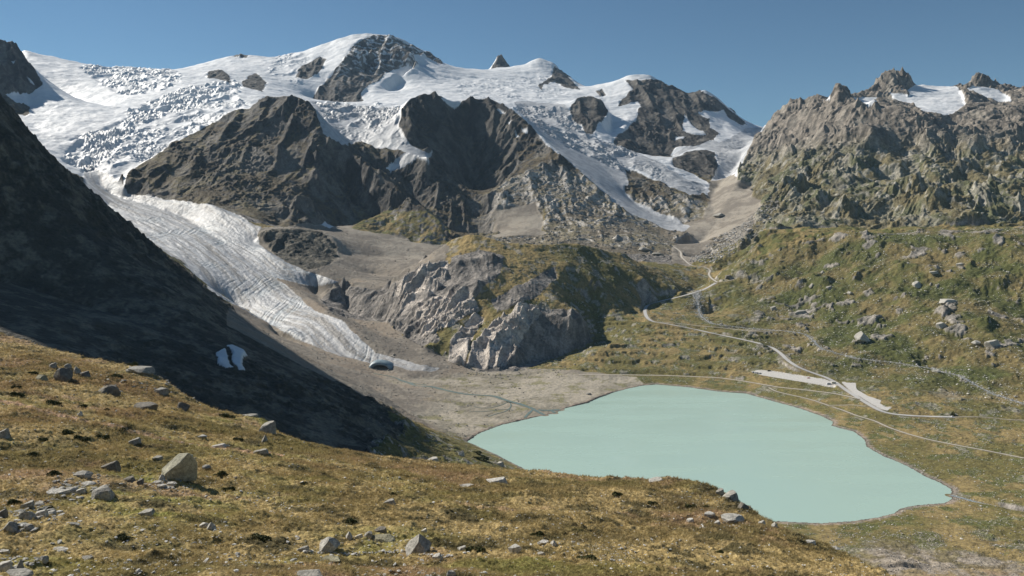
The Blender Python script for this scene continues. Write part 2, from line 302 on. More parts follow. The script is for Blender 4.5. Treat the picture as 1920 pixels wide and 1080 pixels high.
# natural wander for region borders, in photo pixels scaled with real size
wx = octaves(X, Y, 160, 6, 101, 0.55, rmax=rmax); wy = octaves(X, Y, 160, 6, 131, 0.55, rmax=rmax)
wpx = wx*22*F/D; wpy = wy*9*F/D
QX = PX+wpx; QY = PY0+wpy
QXs = PX+wpx*.4; QYs = PY0+wpy*.4
def reg(poly, d0, d1, w=1.0):
    r0, r1 = np.searchsorted(Ds, [d0, d1]); out = np.zeros(base.shape, bool)
    a, b = (QX, QY) if w == 1.0 else ((QXs, QYs) if w > 0 else (PX, PY0))
    out[r0:r1] = inpoly(a[r0:r1], b[r0:r1], poly); return out
FOREDGE = 330
# cover classes
GRASS, ROCK, SNOW, ICE, DEBRIS, TURF, MEADOW, PALE, SCREE, SHADEROCK, HILLROCK, MIX = range(12)
cov = np.full(base.shape, ROCK, np.int8)
cov[Y < 600] = TURF
cov[(Y >= 600) & (Y < 2350)] = MEADOW
cov[(Y > 3520)] = SNOW
def crest(pts):
    a = np.array(pts, float); return np.interp(PX, a[:, 0], a[:, 2], left=-1, right=1e9).astype(np.float32)
K1 = crest(CREST_A); K2 = crest(CREST_B)
cov[(Y > K1) & (PX >= 232) & (PX < 630)] = SNOW; cov[(Y > 2540) & (PX < 232)] = SNOW
cov[(Y > 2250) & (Y <= K1) & (PX > 232) & (PX < 629)] = ROCK
cov[(Y > K2) & (Y < 3600) & (PX > 748) & (PX < 1052)] = SNOW; cov[(Y > 2600) & (Y <= K2) & (PX > 748) & (PX < 1052)] = ROCK
def put(c, poly, d0, d1, w=1.0): cov[reg(poly, d0, d1, w)] = c
# left mountain
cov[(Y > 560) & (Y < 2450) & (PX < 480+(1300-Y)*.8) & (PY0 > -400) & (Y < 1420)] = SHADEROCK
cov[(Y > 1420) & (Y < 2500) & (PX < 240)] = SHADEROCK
put(MEADOW, [(738,700),(760,775),(810,800),(880,828),(1000,880),(1060,910),(700,1000),(700,860),(735,830)], 620, 1100)
put(DEBRIS, [(440,560),(520,600),(640,660),(720,690),(812,680),(1000,690),(1200,705),(1210,725),(1100,770),(880,840),(700,790),(600,740),(420,620)], 1000, 1700, .5)
put(DEBRIS, [(480,425),(640,420),(700,425),(860,460),(830,500),(740,535),(720,610),(800,650),(880,700),(800,720),(700,690),(560,610),(480,500)], 1380, 2520)
# glacier tongue
put(ICE, [(150,300),(232,345),(240,362),(300,372),(400,384),(440,402),(492,424),(482,440),(484,458),(520,483),(570,506),(636,529),(600,536),(560,540),(590,560),(612,582),(650,600),(700,618),(752,640),(795,668),(822,690),(800,697),(760,694),(740,686),(700,685),(640,668),(560,634),(480,594),(440,570),(400,548),(345,493),(300,468),(240,435),(170,380)], 1380, 2700, .5)
put(DEBRIS, [(520,520),(600,540),(640,575),(700,612),(640,600),(590,580)], 1380, 2000, .5)
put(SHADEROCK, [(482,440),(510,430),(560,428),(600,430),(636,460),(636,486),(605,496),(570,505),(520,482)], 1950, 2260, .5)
put(ROCK, [(605,565),(640,533),(700,545),(740,530),(790,495),(840,485),(850,520),(830,560),(800,590),(830,640),(790,650),(730,610),(720,605),(640,592)], 1400, 2050, .5)
put(ROCK, [(848,480),(900,468),(945,480),(935,515),(900,540),(870,575),(835,560),(840,520)], 1500, 1900, .5)
put(ROCK, [(985,570),(1030,575),(1075,580),(1100,602),(1105,640),(1040,670),(960,698),(900,698),(900,670),(930,620)], 1400, 1720, .5)
put(ROCK, [(920,560),(1000,520),(1045,500),(1050,520),(1000,560),(930,590)], 1500, 1800, .5)
put(DEBRIS, [(720,610),(800,650),(880,695),(850,700),(700,660),(640,600)], 1400, 1700, .5)
put(PALE, [(735,535),(790,498),(838,490),(835,520),(790,560),(750,590)], 1500, 1900, .5)
put(PALE, [(770,590),(800,555),(870,545),(900,580),(850,610),(800,630)], 1500, 1800, .5)
put(PALE, [(880,690),(890,650),(940,600),(985,570),(1020,585),(980,640),(950,690)], 1400, 1700, .5)
put(PALE, [(840,680),(850,640),(890,590),(910,600),(885,650),(875,690)], 1400, 1640, .5)
# snow patch under the left peak
put(SNOW, [(392,662),(406,657),(424,672),(440,686),(425,686),(405,677)], 560, 1350, .3); put(SNOW, [(412,652),(430,652),(448,662),(464,690),(452,690),(428,668)], 560, 1350, .3)
# green knoll
put(GRASS, [(668,428),(700,405),(730,394),(800,396),(830,425),(835,450),(850,470),(780,455),(700,435)], 2420, 2700)
put(GRASS, [(1020,395),(1050,410),(1065,450),(1010,450)], 2480, 2900)
put(DEBRIS, [(930,395),(1000,380),(1020,420),(1000,450),(935,450)], 2480, 2800)
# far debris valley
put(DEBRIS, [(1290,320),(1325,335),(1345,345),(1378,345),(1420,372),(1400,430),(1340,450),(1300,500),(1240,495),(1215,470),(1230,435),(1290,432),(1300,408),(1330,375),(1310,350)], 2150, 3400)
# hanging glacier and middle snow
put(ICE, [(580,190),(745,203),(752,215),(748,240),(772,268),(810,290),(800,302),(782,292),(775,303),(752,318),(735,326),(742,300),(765,287),(745,280),(700,278),(670,265),(650,272),(610,270),(600,225)], 2880, 4300, .5)
put(SNOW, [(735,303),(755,308),(740,318),(728,322)], 2800, 3300, .5)
put(SNOW, [(826,183),(870,186),(860,197),(853,202),(845,199)], 3380, 3560, 0)
put(SNOW, [(598,420),(612,418),(626,425),(618,428)], 2250, 2600, 0)
cov[(Y > 3100) & (Y < 3520) & (PX > 1052) & (PX < 1400)] = SNOW
put(ROCK, [(1052,270),(1160,340),(1300,440),(1200,500),(1000,500)], 2400, 2950)
# right valley glacier
put(ICE, [(960,190),(1060,195),(1090,240),(1110,258),(1150,268),(1185,285),(1230,300),(1258,318),(1292,335),(1322,350),(1320,363),(1295,367),(1250,347),(1215,327),(1180,311),(1170,316),(1180,342),(1168,348),(1172,362),(1192,380),(1230,398),(1276,411),(1296,426),(1285,436),(1258,434),(1180,400),(1100,335),(1000,240)], 2690, 4200, .5)
put(ICE, [(1256,296),(1290,274),(1340,263),(1352,268),(1400,240),(1445,236),(1408,285),(1384,330),(1357,346),(1338,336),(1345,310),(1343,286),(1310,276)], 3300, 4500, .5)
# rocks in the snow
RK = [([(-500,-400),(0,60),(22,78),(37,90),(52,110),(66,135),(80,157),(62,170),(12,178),(32,194),(55,200),(56,212),(45,217),(30,212),(0,203),(-500,230)], 2850, 3800),
 ([(560,130),(600,105),(612,113),(596,140),(572,148),(555,145)], 4000, 5000), ([(388,137),(415,130),(433,145),(430,153),(388,147)], 3900, 4800), ([(455,152),(480,136),(502,155),(490,171),(455,163)], 3800, 4800), ([(435,104),(450,100),(466,104),(460,108),(440,108)], 4900, 5050),
 ([(1038,124),(1062,138),(1087,168),(1065,166),(1042,153),(1020,158),(1015,172),(1010,158),(1036,145)], 4600, 5400), ([(915,134),(930,115),(936,100),(945,112),(958,130)], 5500, 5700),
 ([(1068,205),(1084,178),(1120,180),(1142,205),(1137,216),(1121,235),(1114,250),(1100,250),(1090,237),(1071,224)], 3680, 4200), ([(1118,171),(1130,166),(1139,178),(1125,182)], 4200, 4800),
 ([(1172,150),(1190,150),(1213,150),(1235,147),(1260,160),(1320,172),(1345,188),(1404,235),(1390,234),(1370,222),(1358,207),(1335,207),(1307,212),(1330,225),(1332,240),(1347,250),(1340,262),(1302,273),(1266,276),(1258,297),(1245,303),(1220,300),(1200,293),(1150,270),(1160,250),(1178,238),(1190,225),(1202,200),(1195,188),(1172,198),(1156,200),(1166,186),(1188,165)], 3600, 4750),
 ([(1170,315),(1190,320),(1240,342),(1290,372),(1318,385),(1322,412),(1296,414),(1250,397),(1200,381),(1172,362),(1177,342)], 2780, 3400), ([(1260,296),(1300,281),(1340,285),(1346,322),(1330,345),(1300,327),(1265,312)], 3150, 3750)]
for p, a, b in RK: put(ROCK, p, a, b, .5)
put(MIX, [(580,196),(600,165),(625,135),(650,105),(664,82),(690,69),(702,66),(738,70),(785,92),(832,118),(825,121),(786,101),(775,104),(785,120),(775,131),(765,121),(745,127),(725,136),(713,151),(691,160),(676,176),(681,190),(668,198)], 4150, 5110, .5)
for p in ([(1282,218),(1300,235),(1320,245),(1326,252),(1297,251),(1278,245)], [(1160,210),(1180,202),(1200,203),(1190,228),(1175,230)], [(1265,258),(1282,256),(1280,261),(1266,262)]): put(SNOW, p, 3600, 4750, .5)
put(SNOW, [(20,112),(28,118),(24,122)], 2850, 3800, 0); put(SNOW, [(50,140),(62,150),(66,155),(58,152)], 2850, 3800, 0)
for p in ([(930,205),(938,207),(948,215),(938,214)], [(952,230),(962,234),(955,240)], [(975,240),(992,248),(985,252)], [(965,248),(975,255),(968,256)]): put(SNOW, p, 3000, 3500, 0)
# right mountain
RM = (PX > 1383+np.clip((Y-3350)/480*52, 0, 52)) & (Y > 2200) & (Y < 4200) & ~((PX < 1470) & (Y > 3900))
cov[RM] = HILLROCK
put(DEBRIS, [(1330,330),(1385,330),(1420,372),(1420,420),(1380,460),(1330,420)], 2350, 3300)
cov[(Y > 2000) & (Y <= 2350-(PX-1420)*.42+wx*90) & (PX > 1420)] = GRASS
cov[(Y > 2050) & (Y <= 2480) & (PX > 860) & (PX < 1260) & (Y > 2200)] = ROCK
for p in ([(1600,184),(1650,181),(1645,190),(1625,197),(1600,190)], [(1668,172),(1700,180),(1705,190),(1690,192),(1670,182)], [(1700,168),(1715,158),(1795,163),(1806,180),(1810,196),(1790,216),(1765,216),(1730,207),(1697,192),(1706,178),(1690,170)], [(1813,168),(1840,159),(1872,166),(1896,188),(1872,190),(1840,179)], [(1533,190),(1558,183),(1558,190),(1540,195)]): put(SNOW, p, 3000, 3860, .5)
# snow shows only where the ground is not too steep in the mixed face
print('cover', round(time.time()-T0, 1))
# ------------------------------------------------------------------ shape of the ground in each cover
def mask(c, soft=2):
    m = (cov == c) if np.isscalar(c) else np.isin(cov, c)
    m = m.astype(np.float32)
    for _ in range(soft):
        m[:, 1:-1] = (m[:, :-2]+m[:, 1:-1]*2+m[:, 2:])*.25; m[1:-1] = (m[:-2]+m[1:-1]*2+m[2:])*.25
    return m
warpx = octaves(X, Y, 260, 3, 11, rmax=rmax)*60; warpy = octaves(X, Y, 260, 3, 15, rmax=rmax)*60
XW = X+warpx; YW = Y+warpy
rid = octaves(XW, YW, 210, 8, 21, 0.60, 'ridge', rmax=rmax)
rot = 0.6
XR = (XW*math.cos(rot)+YW*math.sin(rot)); YR = (-XW*math.sin(rot)+YW*math.cos(rot))*2.1
slab = octaves(XR, YR, 60, 6, 41, 0.62, 'ridge', rmax=rmax)
fb = octaves(X, Y, 90, 9, 61, 0.5, rmax=rmax)
fine = octaves(X, Y, 9, 6, 71, 0.6, rmax=rmax)
h = base.copy()
sg = base.copy()
for _ in range(14): sg[:, 1:-1] = (sg[:, :-2]+sg[:, 1:-1]+sg[:, 2:])/3; sg[1:-1] = (sg[:-2]+sg[1:-1]+sg[2:])/3
ax = np.gradient(sg, axis=1)/np.gradient(X, axis=1); ay = np.gradient(sg, axis=0)/np.gradient(Y, axis=0)-ax*(X/Y)
th = np.arctan2(ay, ax); gul = np.zeros(base.shape, np.float32); wsum = np.zeros(base.shape, np.float32)
for k in range(4):
    phi = k*math.pi/4; w_ = (np.clip(np.cos(2*(th-phi)), 0, 1)**1.5+.02).astype(np.float32)
    XV = X+warpx*.35; YV = Y+warpy*.35; al = XV*math.cos(phi)+YV*math.sin(phi); ac = -XV*math.sin(phi)+YV*math.cos(phi)
    gul += w_*octaves(ac, al/4.5, 95, 7, 401+20*k, .58, 'ridge', rmax=rmax); wsum += w_
gul /= wsum
for a_ in (gul, rid, slab): a_ -= float(np.median(a_[::7, ::7]))+.02
del sg, ax, ay, al, ac
mR = mask([ROCK, SHADEROCK, MIX, HILLROCK], 3); mP = mask([PALE], 3); mS = mask([SNOW], 4); mI = mask([ICE], 3); mD = mask([DEBRIS], 3); mM = mask([MEADOW, GRASS], 3); mT = mask([TURF], 3)
far = smooth(1200, 3200, Y)
steep = np.clip(slope*1.4, .35, 1.3)
flank = smooth(1650, 1550, Y)*(PX < 760)          # the left flank is smoother than the high faces
mH = mask([HILLROCK], 2); cr = octaves(X, Y, 26, 5, 99, .62, 'ridge', rmax=rmax)
rmod = (.22+1.05*smooth(-.25, .35, octaves(X, Y, 380, 3, 701, .55, rmax=rmax))).astype(np.float32)
h += mR*steep*(rid*(8+4*far+5*mH)*(1-.5*flank)+gul*(8+6*far)*(1-.35*flank)*(1-.45*mH)+slab*4*mH+(slab*(2+.6*far)+cr*(2.2+.9*far)*(1-.45*mH)+fine*1.8)*rmod)
h += mP*(slab*9+rid*5+fine*.8)
hill = smooth(1390, 1500, PX)*smooth(2250, 2500, Y)*(Y < 3900)
h += mH*(octaves(X, Y, 230, 3, 91, .55, rmax=rmax)*30+octaves(X, Y, 60, 6, 94, .62, rmax=rmax)*7)
def ledges(a, period, sharp, seed):
    q_ = h/period+octaves(X, Y, 140, 4, seed, .55, rmax=rmax)*1.6; fr = q_-np.floor(q_)
    return (smooth(.5-sharp, .5+sharp, fr)-fr)*a
h += mH*ledges(9, 26, .22, 501)*smooth(-.3, .3, pn(X/170, Y/170, 77)); h += mR*(1-mH)*ledges(7, 34, .25, 511)*smooth(-.2, .3, pn(X/200, Y/200, 78))*(Y > 2000)
h += mS*(fb*3.0+octaves(X*.45, Y*1.3, 75, 5, 65, .55, rmax=rmax)*4); h += mD*(fb*1.6+fine*.5)
lakeD, _, _ = poly_dist(X[(Ds > 600).argmax():(Ds > 2100).argmax()], Y[(Ds > 600).argmax():(Ds > 2100).argmax()], LK[::1])
LD = np.full(base.shape, 900, np.float32); LD[(Ds > 600).argmax():(Ds > 2100).argmax()] = lakeD
nearlake = smooth(5, 120, LD)
slopeS = np.clip(slope*2.2, .12, 1.0)

h += mM*nearlake*slopeS*(1-.6*((Y > 1400) & (Y < 2150) & (PX < 1330)))*(fb*8+rid*5+slab*1.5+fine*1.1)
KN = octaves(X, Y, 34, 5, 97, .55, rmax=rmax)
h += mM*nearlake*(KN*1.6+octaves(X, Y, 11, 4, 98, .6, 'billow', rmax=rmax)*.5)*(Y > 600)
tz = mM*smooth(1330, 1420, Y)*smooth(1750, 1650, Y)*smooth(1040, 1100, PX)*smooth(1480, 1400, PX)
q_ = h/8.5+octaves(X, Y, 120, 4, 521, .5, rmax=rmax)*.5; fr_ = q_-np.floor(q_); h += tz*(smooth(.3, .7, fr_)-fr_)*4.5
rightslope = smooth(1300, 1480, PX)*smooth(1250, 1450, Y+(PX-1500)*.6)*(Y < 2250)
crag = smooth(.5, .7, octaves(X, Y, 55, 6, 95, .6, rmax=rmax)+octaves(X, Y, 300, 2, 96, .6, rmax=rmax)*.35)      # outcrops standing out of the turf
h += rightslope*mM*(crag*3.5+octaves(X, Y, 110, 5, 98, .5, rmax=rmax)*7)
h += mT*(octaves(X, Y, 30, 8, 81, .5, rmax=rmax)*1.1+octaves(X, Y, 6, 5, 85, .6, 'billow', rmax=rmax)*.34+octaves(X*.8, Y, 1.5, 3, 87, .65, rmax=rmax)*.20)*smooth(30, 70, Y)
# ice: broken icefalls and streaming tongue
GL = np.array([((a-CX)/F*d, d) for a, d in ((790,1420),(700,1500),(640,1640),(560,1790),(470,2010),(400,2200),(330,2360),(250,2460),(200,2550),(190,2620),(230,2800),(300,3100),(400,3600))])
i0, i1 = np.searchsorted(Ds, [1380, 3000])
gd, gpar, gside = poly_dist(X[i0:i1], Y[i0:i1], GL, False)
gd = gd*gside; gw = pn(gpar/55, gd/40, 15)*7
flow = np.zeros(base.shape, np.float32); crev = np.zeros(base.shape, np.float32)
flow[i0:i1] = pn((gd+gw)/9, gpar/70, 5)*.6+pn((gd+gw)/24, gpar/240, 6)+pn((gd+gw)/4.5, gpar/35, 8)*.35
arc = gpar+np.abs(gd)*.8+pn(gd/60, gpar/60, 9)*14
crev[i0:i1] = (1-np.abs(pn(arc/11, gd/120, 12))*2.2).clip(0)**2
ton = np.zeros(base.shape, np.float32); ton[i0:i1] = 1; ton *= smooth(2700, 2500, Y)
cz = smooth(.05, .45, pn(X/150, Y/150, 33)+.12)
h += mI*ton*(flow*1.5-crev*1.8*cz+fine*.5)
FALLS = [([(150,122),(250,124),(335,135),(345,150),(300,170),(240,180),(190,160)], 2.5), ([(130,262),(190,245),(250,205),(330,170),(430,148),(455,160),(440,185),(380,200),(320,212),(270,228),(235,262),(190,300),(150,320),(120,300)], 3.2), ([(230,260),(330,215),(440,180),(470,195),(400,235),(330,262),(260,310),(210,340),(180,330)], 1.6), ([(590,190),(750,200),(755,232),(700,240),(640,235),(610,225)], 2.6), ([(620,235),(750,235),(800,290),(740,320),(640,272)], .9), ([(960,195),(1060,200),(1150,270),(1190,290),(1200,330),(1150,320),(1090,290),(1000,235)], 2.0), ([(860,150),(1060,140),(1070,175),(1000,190),(900,185),(850,175)], .7), ([(520,100),(590,100),(560,160),(500,140)], 1.2), ([(1240,300),(1320,350),(1320,365),(1240,345),(1180,305)], 1.0), ([(1340,270),(1400,250),(1380,330),(1345,340)], .7)]
fz = np.full(base.shape, .04, np.float32)
for p_, a_ in FALLS:
    m_ = reg(p_, 2350, 5400).astype(np.float32)
    for _ in range(6): m_[:, 1:-1] = (m_[:, :-2]+m_[:, 1:-1]+m_[:, 2:])/3; m_[1:-1] = (m_[:-2]+m_[1:-1]+m_[2:])/3
    fz = np.maximum(fz, m_*a_)
icef = np.clip(mI*(1-ton)+mS*(Y > 2400), 0, 1)
ser = octaves(X+warpx*.4, Y*1.9+warpy*.4, 27, 5, 55, .6, 'ridge', rmax=rmax)
h += icef*fz*(ser*3.4*smooth(-.3, .2, pn(X/150, Y/150, 51)+.1)+octaves(X, Y, 130, 3, 67, .55, 'ridge', rmax=rmax)*5)
# lake bed and shore
nlk = inpoly(X, Y, LKF)
h = np.where(nlk, np.minimum(-.4-.05*LD, -.4), h)
shore = (~nlk) & (LD < 60)
h = np.where((~nlk) & (Y > 600) & (Y < 2100), np.maximum(h, .15+np.minimum(LD, 60)*.03), h)
print('shape', round(time.time()-T0, 1))
# ------------------------------------------------------------------ where the photograph's lines lie on the ground
def picker(hh):
    PYh = pyof(hh)
    def pick(px, py, d0=600, d1=2600):
        c = int(np.clip(np.searchsorted(pxs, px), 1, NC-1)); t = (px-pxs[c-1])/(pxs[c]-pxs[c-1])
        r0, r1 = np.searchsorted(Ds, [d0, d1])
        p = PYh[r0:r1, c-1]*(1-t)+PYh[r0:r1, c]*t; z = hh[r0:r1, c-1]*(1-t)+hh[r0:r1, c]*t
        m = p <= py
        k = int(np.argmax(m)) if m.any() else int(np.argmin(p))
        if k == 0: dd, zz = Ds[r0], z[0]
        else:
            f = np.clip((p[k-1]-py)/max(1e-6, p[k-1]-p[k]), 0, 1); dd = Ds[r0+k-1]+(Ds[r0+k]-Ds[r0+k-1])*f; zz = z[k-1]+(z[k]-z[k-1])*f
        return (px-CX)/F*dd, float(dd), float(zz)
    return pick
pick = picker(h)
def line3(pts, d0=600, d1=2600, step=3.0, sm=3):
    P = []
    for (a, b), (c, d) in zip(pts[:-1], pts[1:]):
        n = max(1, int(math.hypot(c-a, d-b)/step))
        for k in range(n): P.append((a+(c-a)*k/n, b+(d-b)*k/n))
    P.append(pts[-1])
    W = np.array([pick(x, y, d0, d1) for x, y in P])
    for _ in range(sm):
        W[1:-1] = W[:-2]*.25+W[1:-1]*.5+W[2:]*.25
    # even spacing
    seg = np.hypot(np.diff(W[:, 0]), np.diff(W[:, 1])); acc = np.concatenate([[0], np.cumsum(seg)])
    n = max(2, int(acc[-1]/2.5)); q = np.linspace(0, acc[-1], n)
    W = np.stack([np.interp(q, acc, W[:, i]) for i in range(3)], 1)
    for _ in range(6): W[1:-1] = W[:-2]*.25+W[1:-1]*.5+W[2:]*.25
    return W
TR = {}
TR['road'] = [(1345,529),(1320,543),(1300,549),(1280,555),(1250,562),(1225,568),(1212,573),(1208,582),(1212,595),(1222,603),(1250,607),(1300,617),(1350,628),(1380,634),(1420,643),(1447,651),(1463,662),(1477,676),(1495,688),(1520,698),(1550,708),(1568,718),(1590,734),(1612,748),(1635,762),(1652,771),(1670,776),(1700,779),(1740,781),(1790,782)]
TR['track_a'] = [(1225,603),(1270,606),(1310,611),(1350,614),(1390,619),(1430,621),(1460,620)]
TR['track_b'] = [(1345,529),(1336,524),(1331,519),(1327,513),(1334,507),(1325,502),(1317,500),(1295,498),(1285,489),(1275,480),(1279,474),(1270,467),(1262,462),(1250,458),(1228,455)]
TR['track_c'] = [(1345,529),(1358,528),(1376,524)]
TR['path_a'] = [(1085,702),(1120,702),(1180,703),(1250,704),(1300,706),(1345,708),(1385,713),(1420,719),(1460,726),(1500,730),(1560,737),(1590,743),(1606,747)]
TR['path_b'] = [(1442,727),(1452,733),(1475,739),(1500,744),(1530,752),(1555,761),(1580,769),(1605,779),(1640,789),(1665,801),(1700,813),(1740,824),(1790,834),(1850,845),(1920,859)]
TR['path_c'] = [(1552,760),(1575,760),(1600,759),(1622,762)]
TR['path_d'] = [(1790,782),(1830,781),(1855,783),(1890,787),(1960,789)]
TR['river'] = [(748,712),(780,722),(806,724),(822,728),(845,734),(872,739),(900,741),(925,742),(947,750),(977,758),(1000,767),(1020,770),(1050,768)]
TR['river_a'] = [(1000,767),(1008,772),(1022,779)]
TR['river_b'] = [(1000,767),(992,774),(984,783)]
TR['river_c'] = [(1022,769),(1037,769),(1040,775)]
TR['river_d'] = [(888,762),(905,766),(925,764),(945,757),(955,750),(960,762),(948,772),(930,776),(915,780)]
TR['river_e'] = [(880,772),(905,772),(925,770),(955,766),(962,770)]
TR['river_f'] = [(700,700),(735,706),(760,716),(800,722)]
TR['outlet'] = [(1782,930),(1797,930),(1830,937),(1870,943),(1900,950),(1960,958)]
TR['brook'] = [(1308,545),(1306,560),(1309,575),(1312,590),(1330,606),(1370,612),(1420,617),(1480,620),(1512,627),(1526,640),(1540,654),(1575,664),(1620,674),(1680,680),(1730,688),(1762,694),(1795,702),(1830,722),(1860,738),(1930,760)]
WID = dict(road=7.0, track_a=3.6, track_b=5.0, track_c=4.0, path_a=3.6, path_b=2.6, path_c=2.0, path_d=2.2, river_d=1.8, river_e=1.6, river_f=3, river=7, river_a=5, river_b=4, river_c=5, outlet=4, brook=2.2)
TW = {k: line3(v, 600 if k not in ('track_b', 'track_c') else 1500, 2700) for k, v in TR.items()}
trackd = np.full(base.shape, 99, np.float32)
def stamp(W, half, fade, dz=0.0, note=True):
    R_ = half+fade
    best = {}
    r0 = np.searchsorted(Ds, W[:, 1].min()-R_); r1 = np.searchsorted(Ds, W[:, 1].max()+R_)
    dist = np.full((r1-r0, NC), 99, np.float32); zz = np.zeros((r1-r0, NC), np.float32)
    for x, y, z in W:
        a, b = np.searchsorted(Ds, [y-R_, y+R_])
        pc = CX+F*(x+np.array([-R_, R_]))/y; c0, c1 = np.searchsorted(pxs, [pc.min()-3, pc.max()+3])
        d = np.hypot(X[a:b, c0:c1]-x, Y[a:b, c0:c1]-y)
        sub = dist[a-r0:b-r0, c0:c1]; m = d < sub
        sub[m] = d[m]; zz[a-r0:b-r0, c0:c1][m] = z
    w = smooth(R_, half, dist)
    h[r0:r1] = h[r0:r1]*(1-w)+(zz+dz)*w
    if note: trackd[r0:r1] = np.minimum(trackd[r0:r1], dist-half+2.5)
for k, W in TW.items():
    if k.startswith('river') or k == 'outlet' or k == 'brook': W[:, 2] = np.maximum(np.minimum.accumulate(W[:, 2]+0) if k != 'x' else W[:, 2], .25); stamp(W, WID[k]/2+2, 5, -.15)
for k, W in TW.items():
    if not (k.startswith('river') or k == 'outlet' or k == 'brook'): stamp(W, WID[k]/2+2.5, 5, -.1)
PARK = [(1408,698),(1420,694),(1447,696),(1492,704),(1540,712),(1572,717),(1570,723),(1545,722),(1490,714),(1430,704)]
LAY = [(1578,716),(1604,717),(1606,730),(1628,743),(1652,751),(1650,757),(1660,764),(1672,765),(1664,770),(1650,768),(1625,753),(1600,738)]
parkm = reg(PARK, 1000, 1700, 0); laym = reg(LAY, 1000, 1700, 0)
h = np.where(lakeish := nlk, h, h)
PLN = []
for m in (parkm, laym):
    rr, cc = np.nonzero(m)
    A = np.stack([X[rr, cc], Y[rr, cc], np.ones(len(rr))], 1); pl = np.linalg.lstsq(A, h[rr, cc], rcond=None)[0]
    r0, r1 = rr.min()-6, rr.max()+6; PLN.append(pl)
    wgt = m[r0:r1].astype(np.float32)
    for _ in range(5): wgt[:, 1:-1] = (wgt[:, :-2]+wgt[:, 1:-1]+wgt[:, 2:])/3; wgt[1:-1] = (wgt[:-2]+wgt[1:-1]+wgt[2:])/3
    wgt = np.clip(wgt*2, 0, 1)*smooth(1.5, 5, trackd[r0:r1]); h[r0:r1] = h[r0:r1]*(1-wgt)+wgt*(X[r0:r1]*pl[0]+Y[r0:r1]*pl[1]+pl[2])
FP = [(-60,740),(0,748),(50,763),(100,776),(150,789),(200,796),(250,806),(300,822),(350,833),(400,838),(470,846),(520,853)]
FPW = line3(FP, 60, 300, 6); fpd = np.full(base.shape, 99, np.float32)
for x, y, z in FPW:
    a, b = np.searchsorted(Ds, [y-4, y+4]); c0, c1 = np.searchsorted(pxs, [CX+F*(x-4)/y-5, CX+F*(x+4)/y+5])
    fpd[a:b, c0:c1] = np.minimum(fpd[a:b, c0:c1], np.hypot(X[a:b, c0:c1]-x, Y[a:b, c0:c1]-y))
# ------------------------------------------------------------------ colours of the covers (albedo)
PY = pyof(h)
hx = np.gradient(h, axis=1)/np.gradient(X, axis=1); hy = np.gradient(h, axis=0)/np.gradient(Y, axis=0)-hx*(X/Y)
sl2 = np.sqrt(hx*hx+hy*hy)
def mixc(a, b, t): return a+(b-a)*t[..., None]
C = lambda r, g, b: np.array([r, g, b], np.float32)
n1 = octaves(X, Y, 120, 6, 201, .6, rmax=rmax); n2 = octaves(X, Y, 30, 6, 211, .6, rmax=rmax); n3 = octaves(X, Y, 7, 5, 221, .7, rmax=rmax)
rock = mixc(C(.14,.13,.12), C(.31,.28,.25), smooth(-.6, .7, n2+n3*.5))
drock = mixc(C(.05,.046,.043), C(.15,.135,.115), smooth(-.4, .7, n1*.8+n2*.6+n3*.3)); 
pale = mixc(C(.40,.36,.32), C(.60,.535,.47), smooth(-.5, .6, n2+n3*.5))
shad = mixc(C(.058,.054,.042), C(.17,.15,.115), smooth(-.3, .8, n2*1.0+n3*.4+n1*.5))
grs = mixc(mixc(C(.150,.130,.048), C(.25,.19,.085), smooth(-.3, .4, n1)), C(.105,.11,.036), smooth(-.1, .5, n2))
ochre = ((Y > 1620) & (Y < 2060))*smooth(800, 850, PX)*smooth(1075, 990, PX)
grs = mixc(grs, mixc(C(.34,.25,.11), C(.25,.20,.08), smooth(-.3, .4, n2)), ochre*.95)
dgr = mixc(C(.058,.075,.022), C(.15,.12,.052), smooth(-.3, .5, n1+n2*.5))
deb = mixc(C(.20,.175,.145), C(.32,.285,.235), smooth(-.6, .6, n1+n2*.6+n3*.3))
deb = mixc(deb, C(.24,.185,.135), smooth(.0, .5, n1+n2*.4)*.6*smooth(2300, 1900, Y))
flat_ = smooth(14, 5, h)*(Y > 600)
brd = np.abs(octaves(X*.8+Y*.5, Y*1.5-X*.3, 70, 5, 291, .6, rmax=rmax))
deb = mixc(deb, mixc(mixc(C(.37,.33,.265), C(.25,.225,.175), smooth(-.3, .5, n1+n2*.5)), C(.15,.145,.115), smooth(.05, .0, brd)*.7), flat_)
deb = mixc(deb, C(.19,.18,.075), smooth(.35, .6, n2+n3*.2)*flat_*.6)
snow = mixc(C(.66,.68,.70), C(.78,.785,.79), smooth(-.4, .5, n1+n2*.5))
ice = mixc(C(.40,.41,.425), C(.55,.555,.56), smooth(-.5, .5, n2))
dst = np.zeros(base.shape, np.float32); dst[i0:i1] = pn(gd/14, gpar/420, 61)+.6*pn(gd/5, gpar/160, 62)+.4*pn(gd/2.5, gpar/60, 63)
mb = np.zeros(base.shape, np.float32); mb[i0:i1] = np.exp(-((gd-np.interp(gpar, [0, 300, 700, 1100, 1400], [38, 48, 62, 50, 30])*(-1))/11)**2)*smooth(1250, 900, gpar)
dirt = np.clip(smooth(-.1, .6, dst+n3*.3)*.7+smooth(1560, 1430, Y)*.35+mb*smooth(-.5, .3, n2+dst)*.8, 0, .9)*ton
ice = mixc(ice, C(.27,.25,.225), dirt)
ice = mixc(ice, C(.30,.42,.48), crev*.35*ton*cz)
brn = np.exp(-((PX-1270)/170)**2-((PY0-945)/45)**2)*(Y < 330)+np.exp(-((PX-130)/160)**2-((PY0-830)/45)**2)*(Y < 330)*.6
grn = np.zeros(base.shape, np.float32)
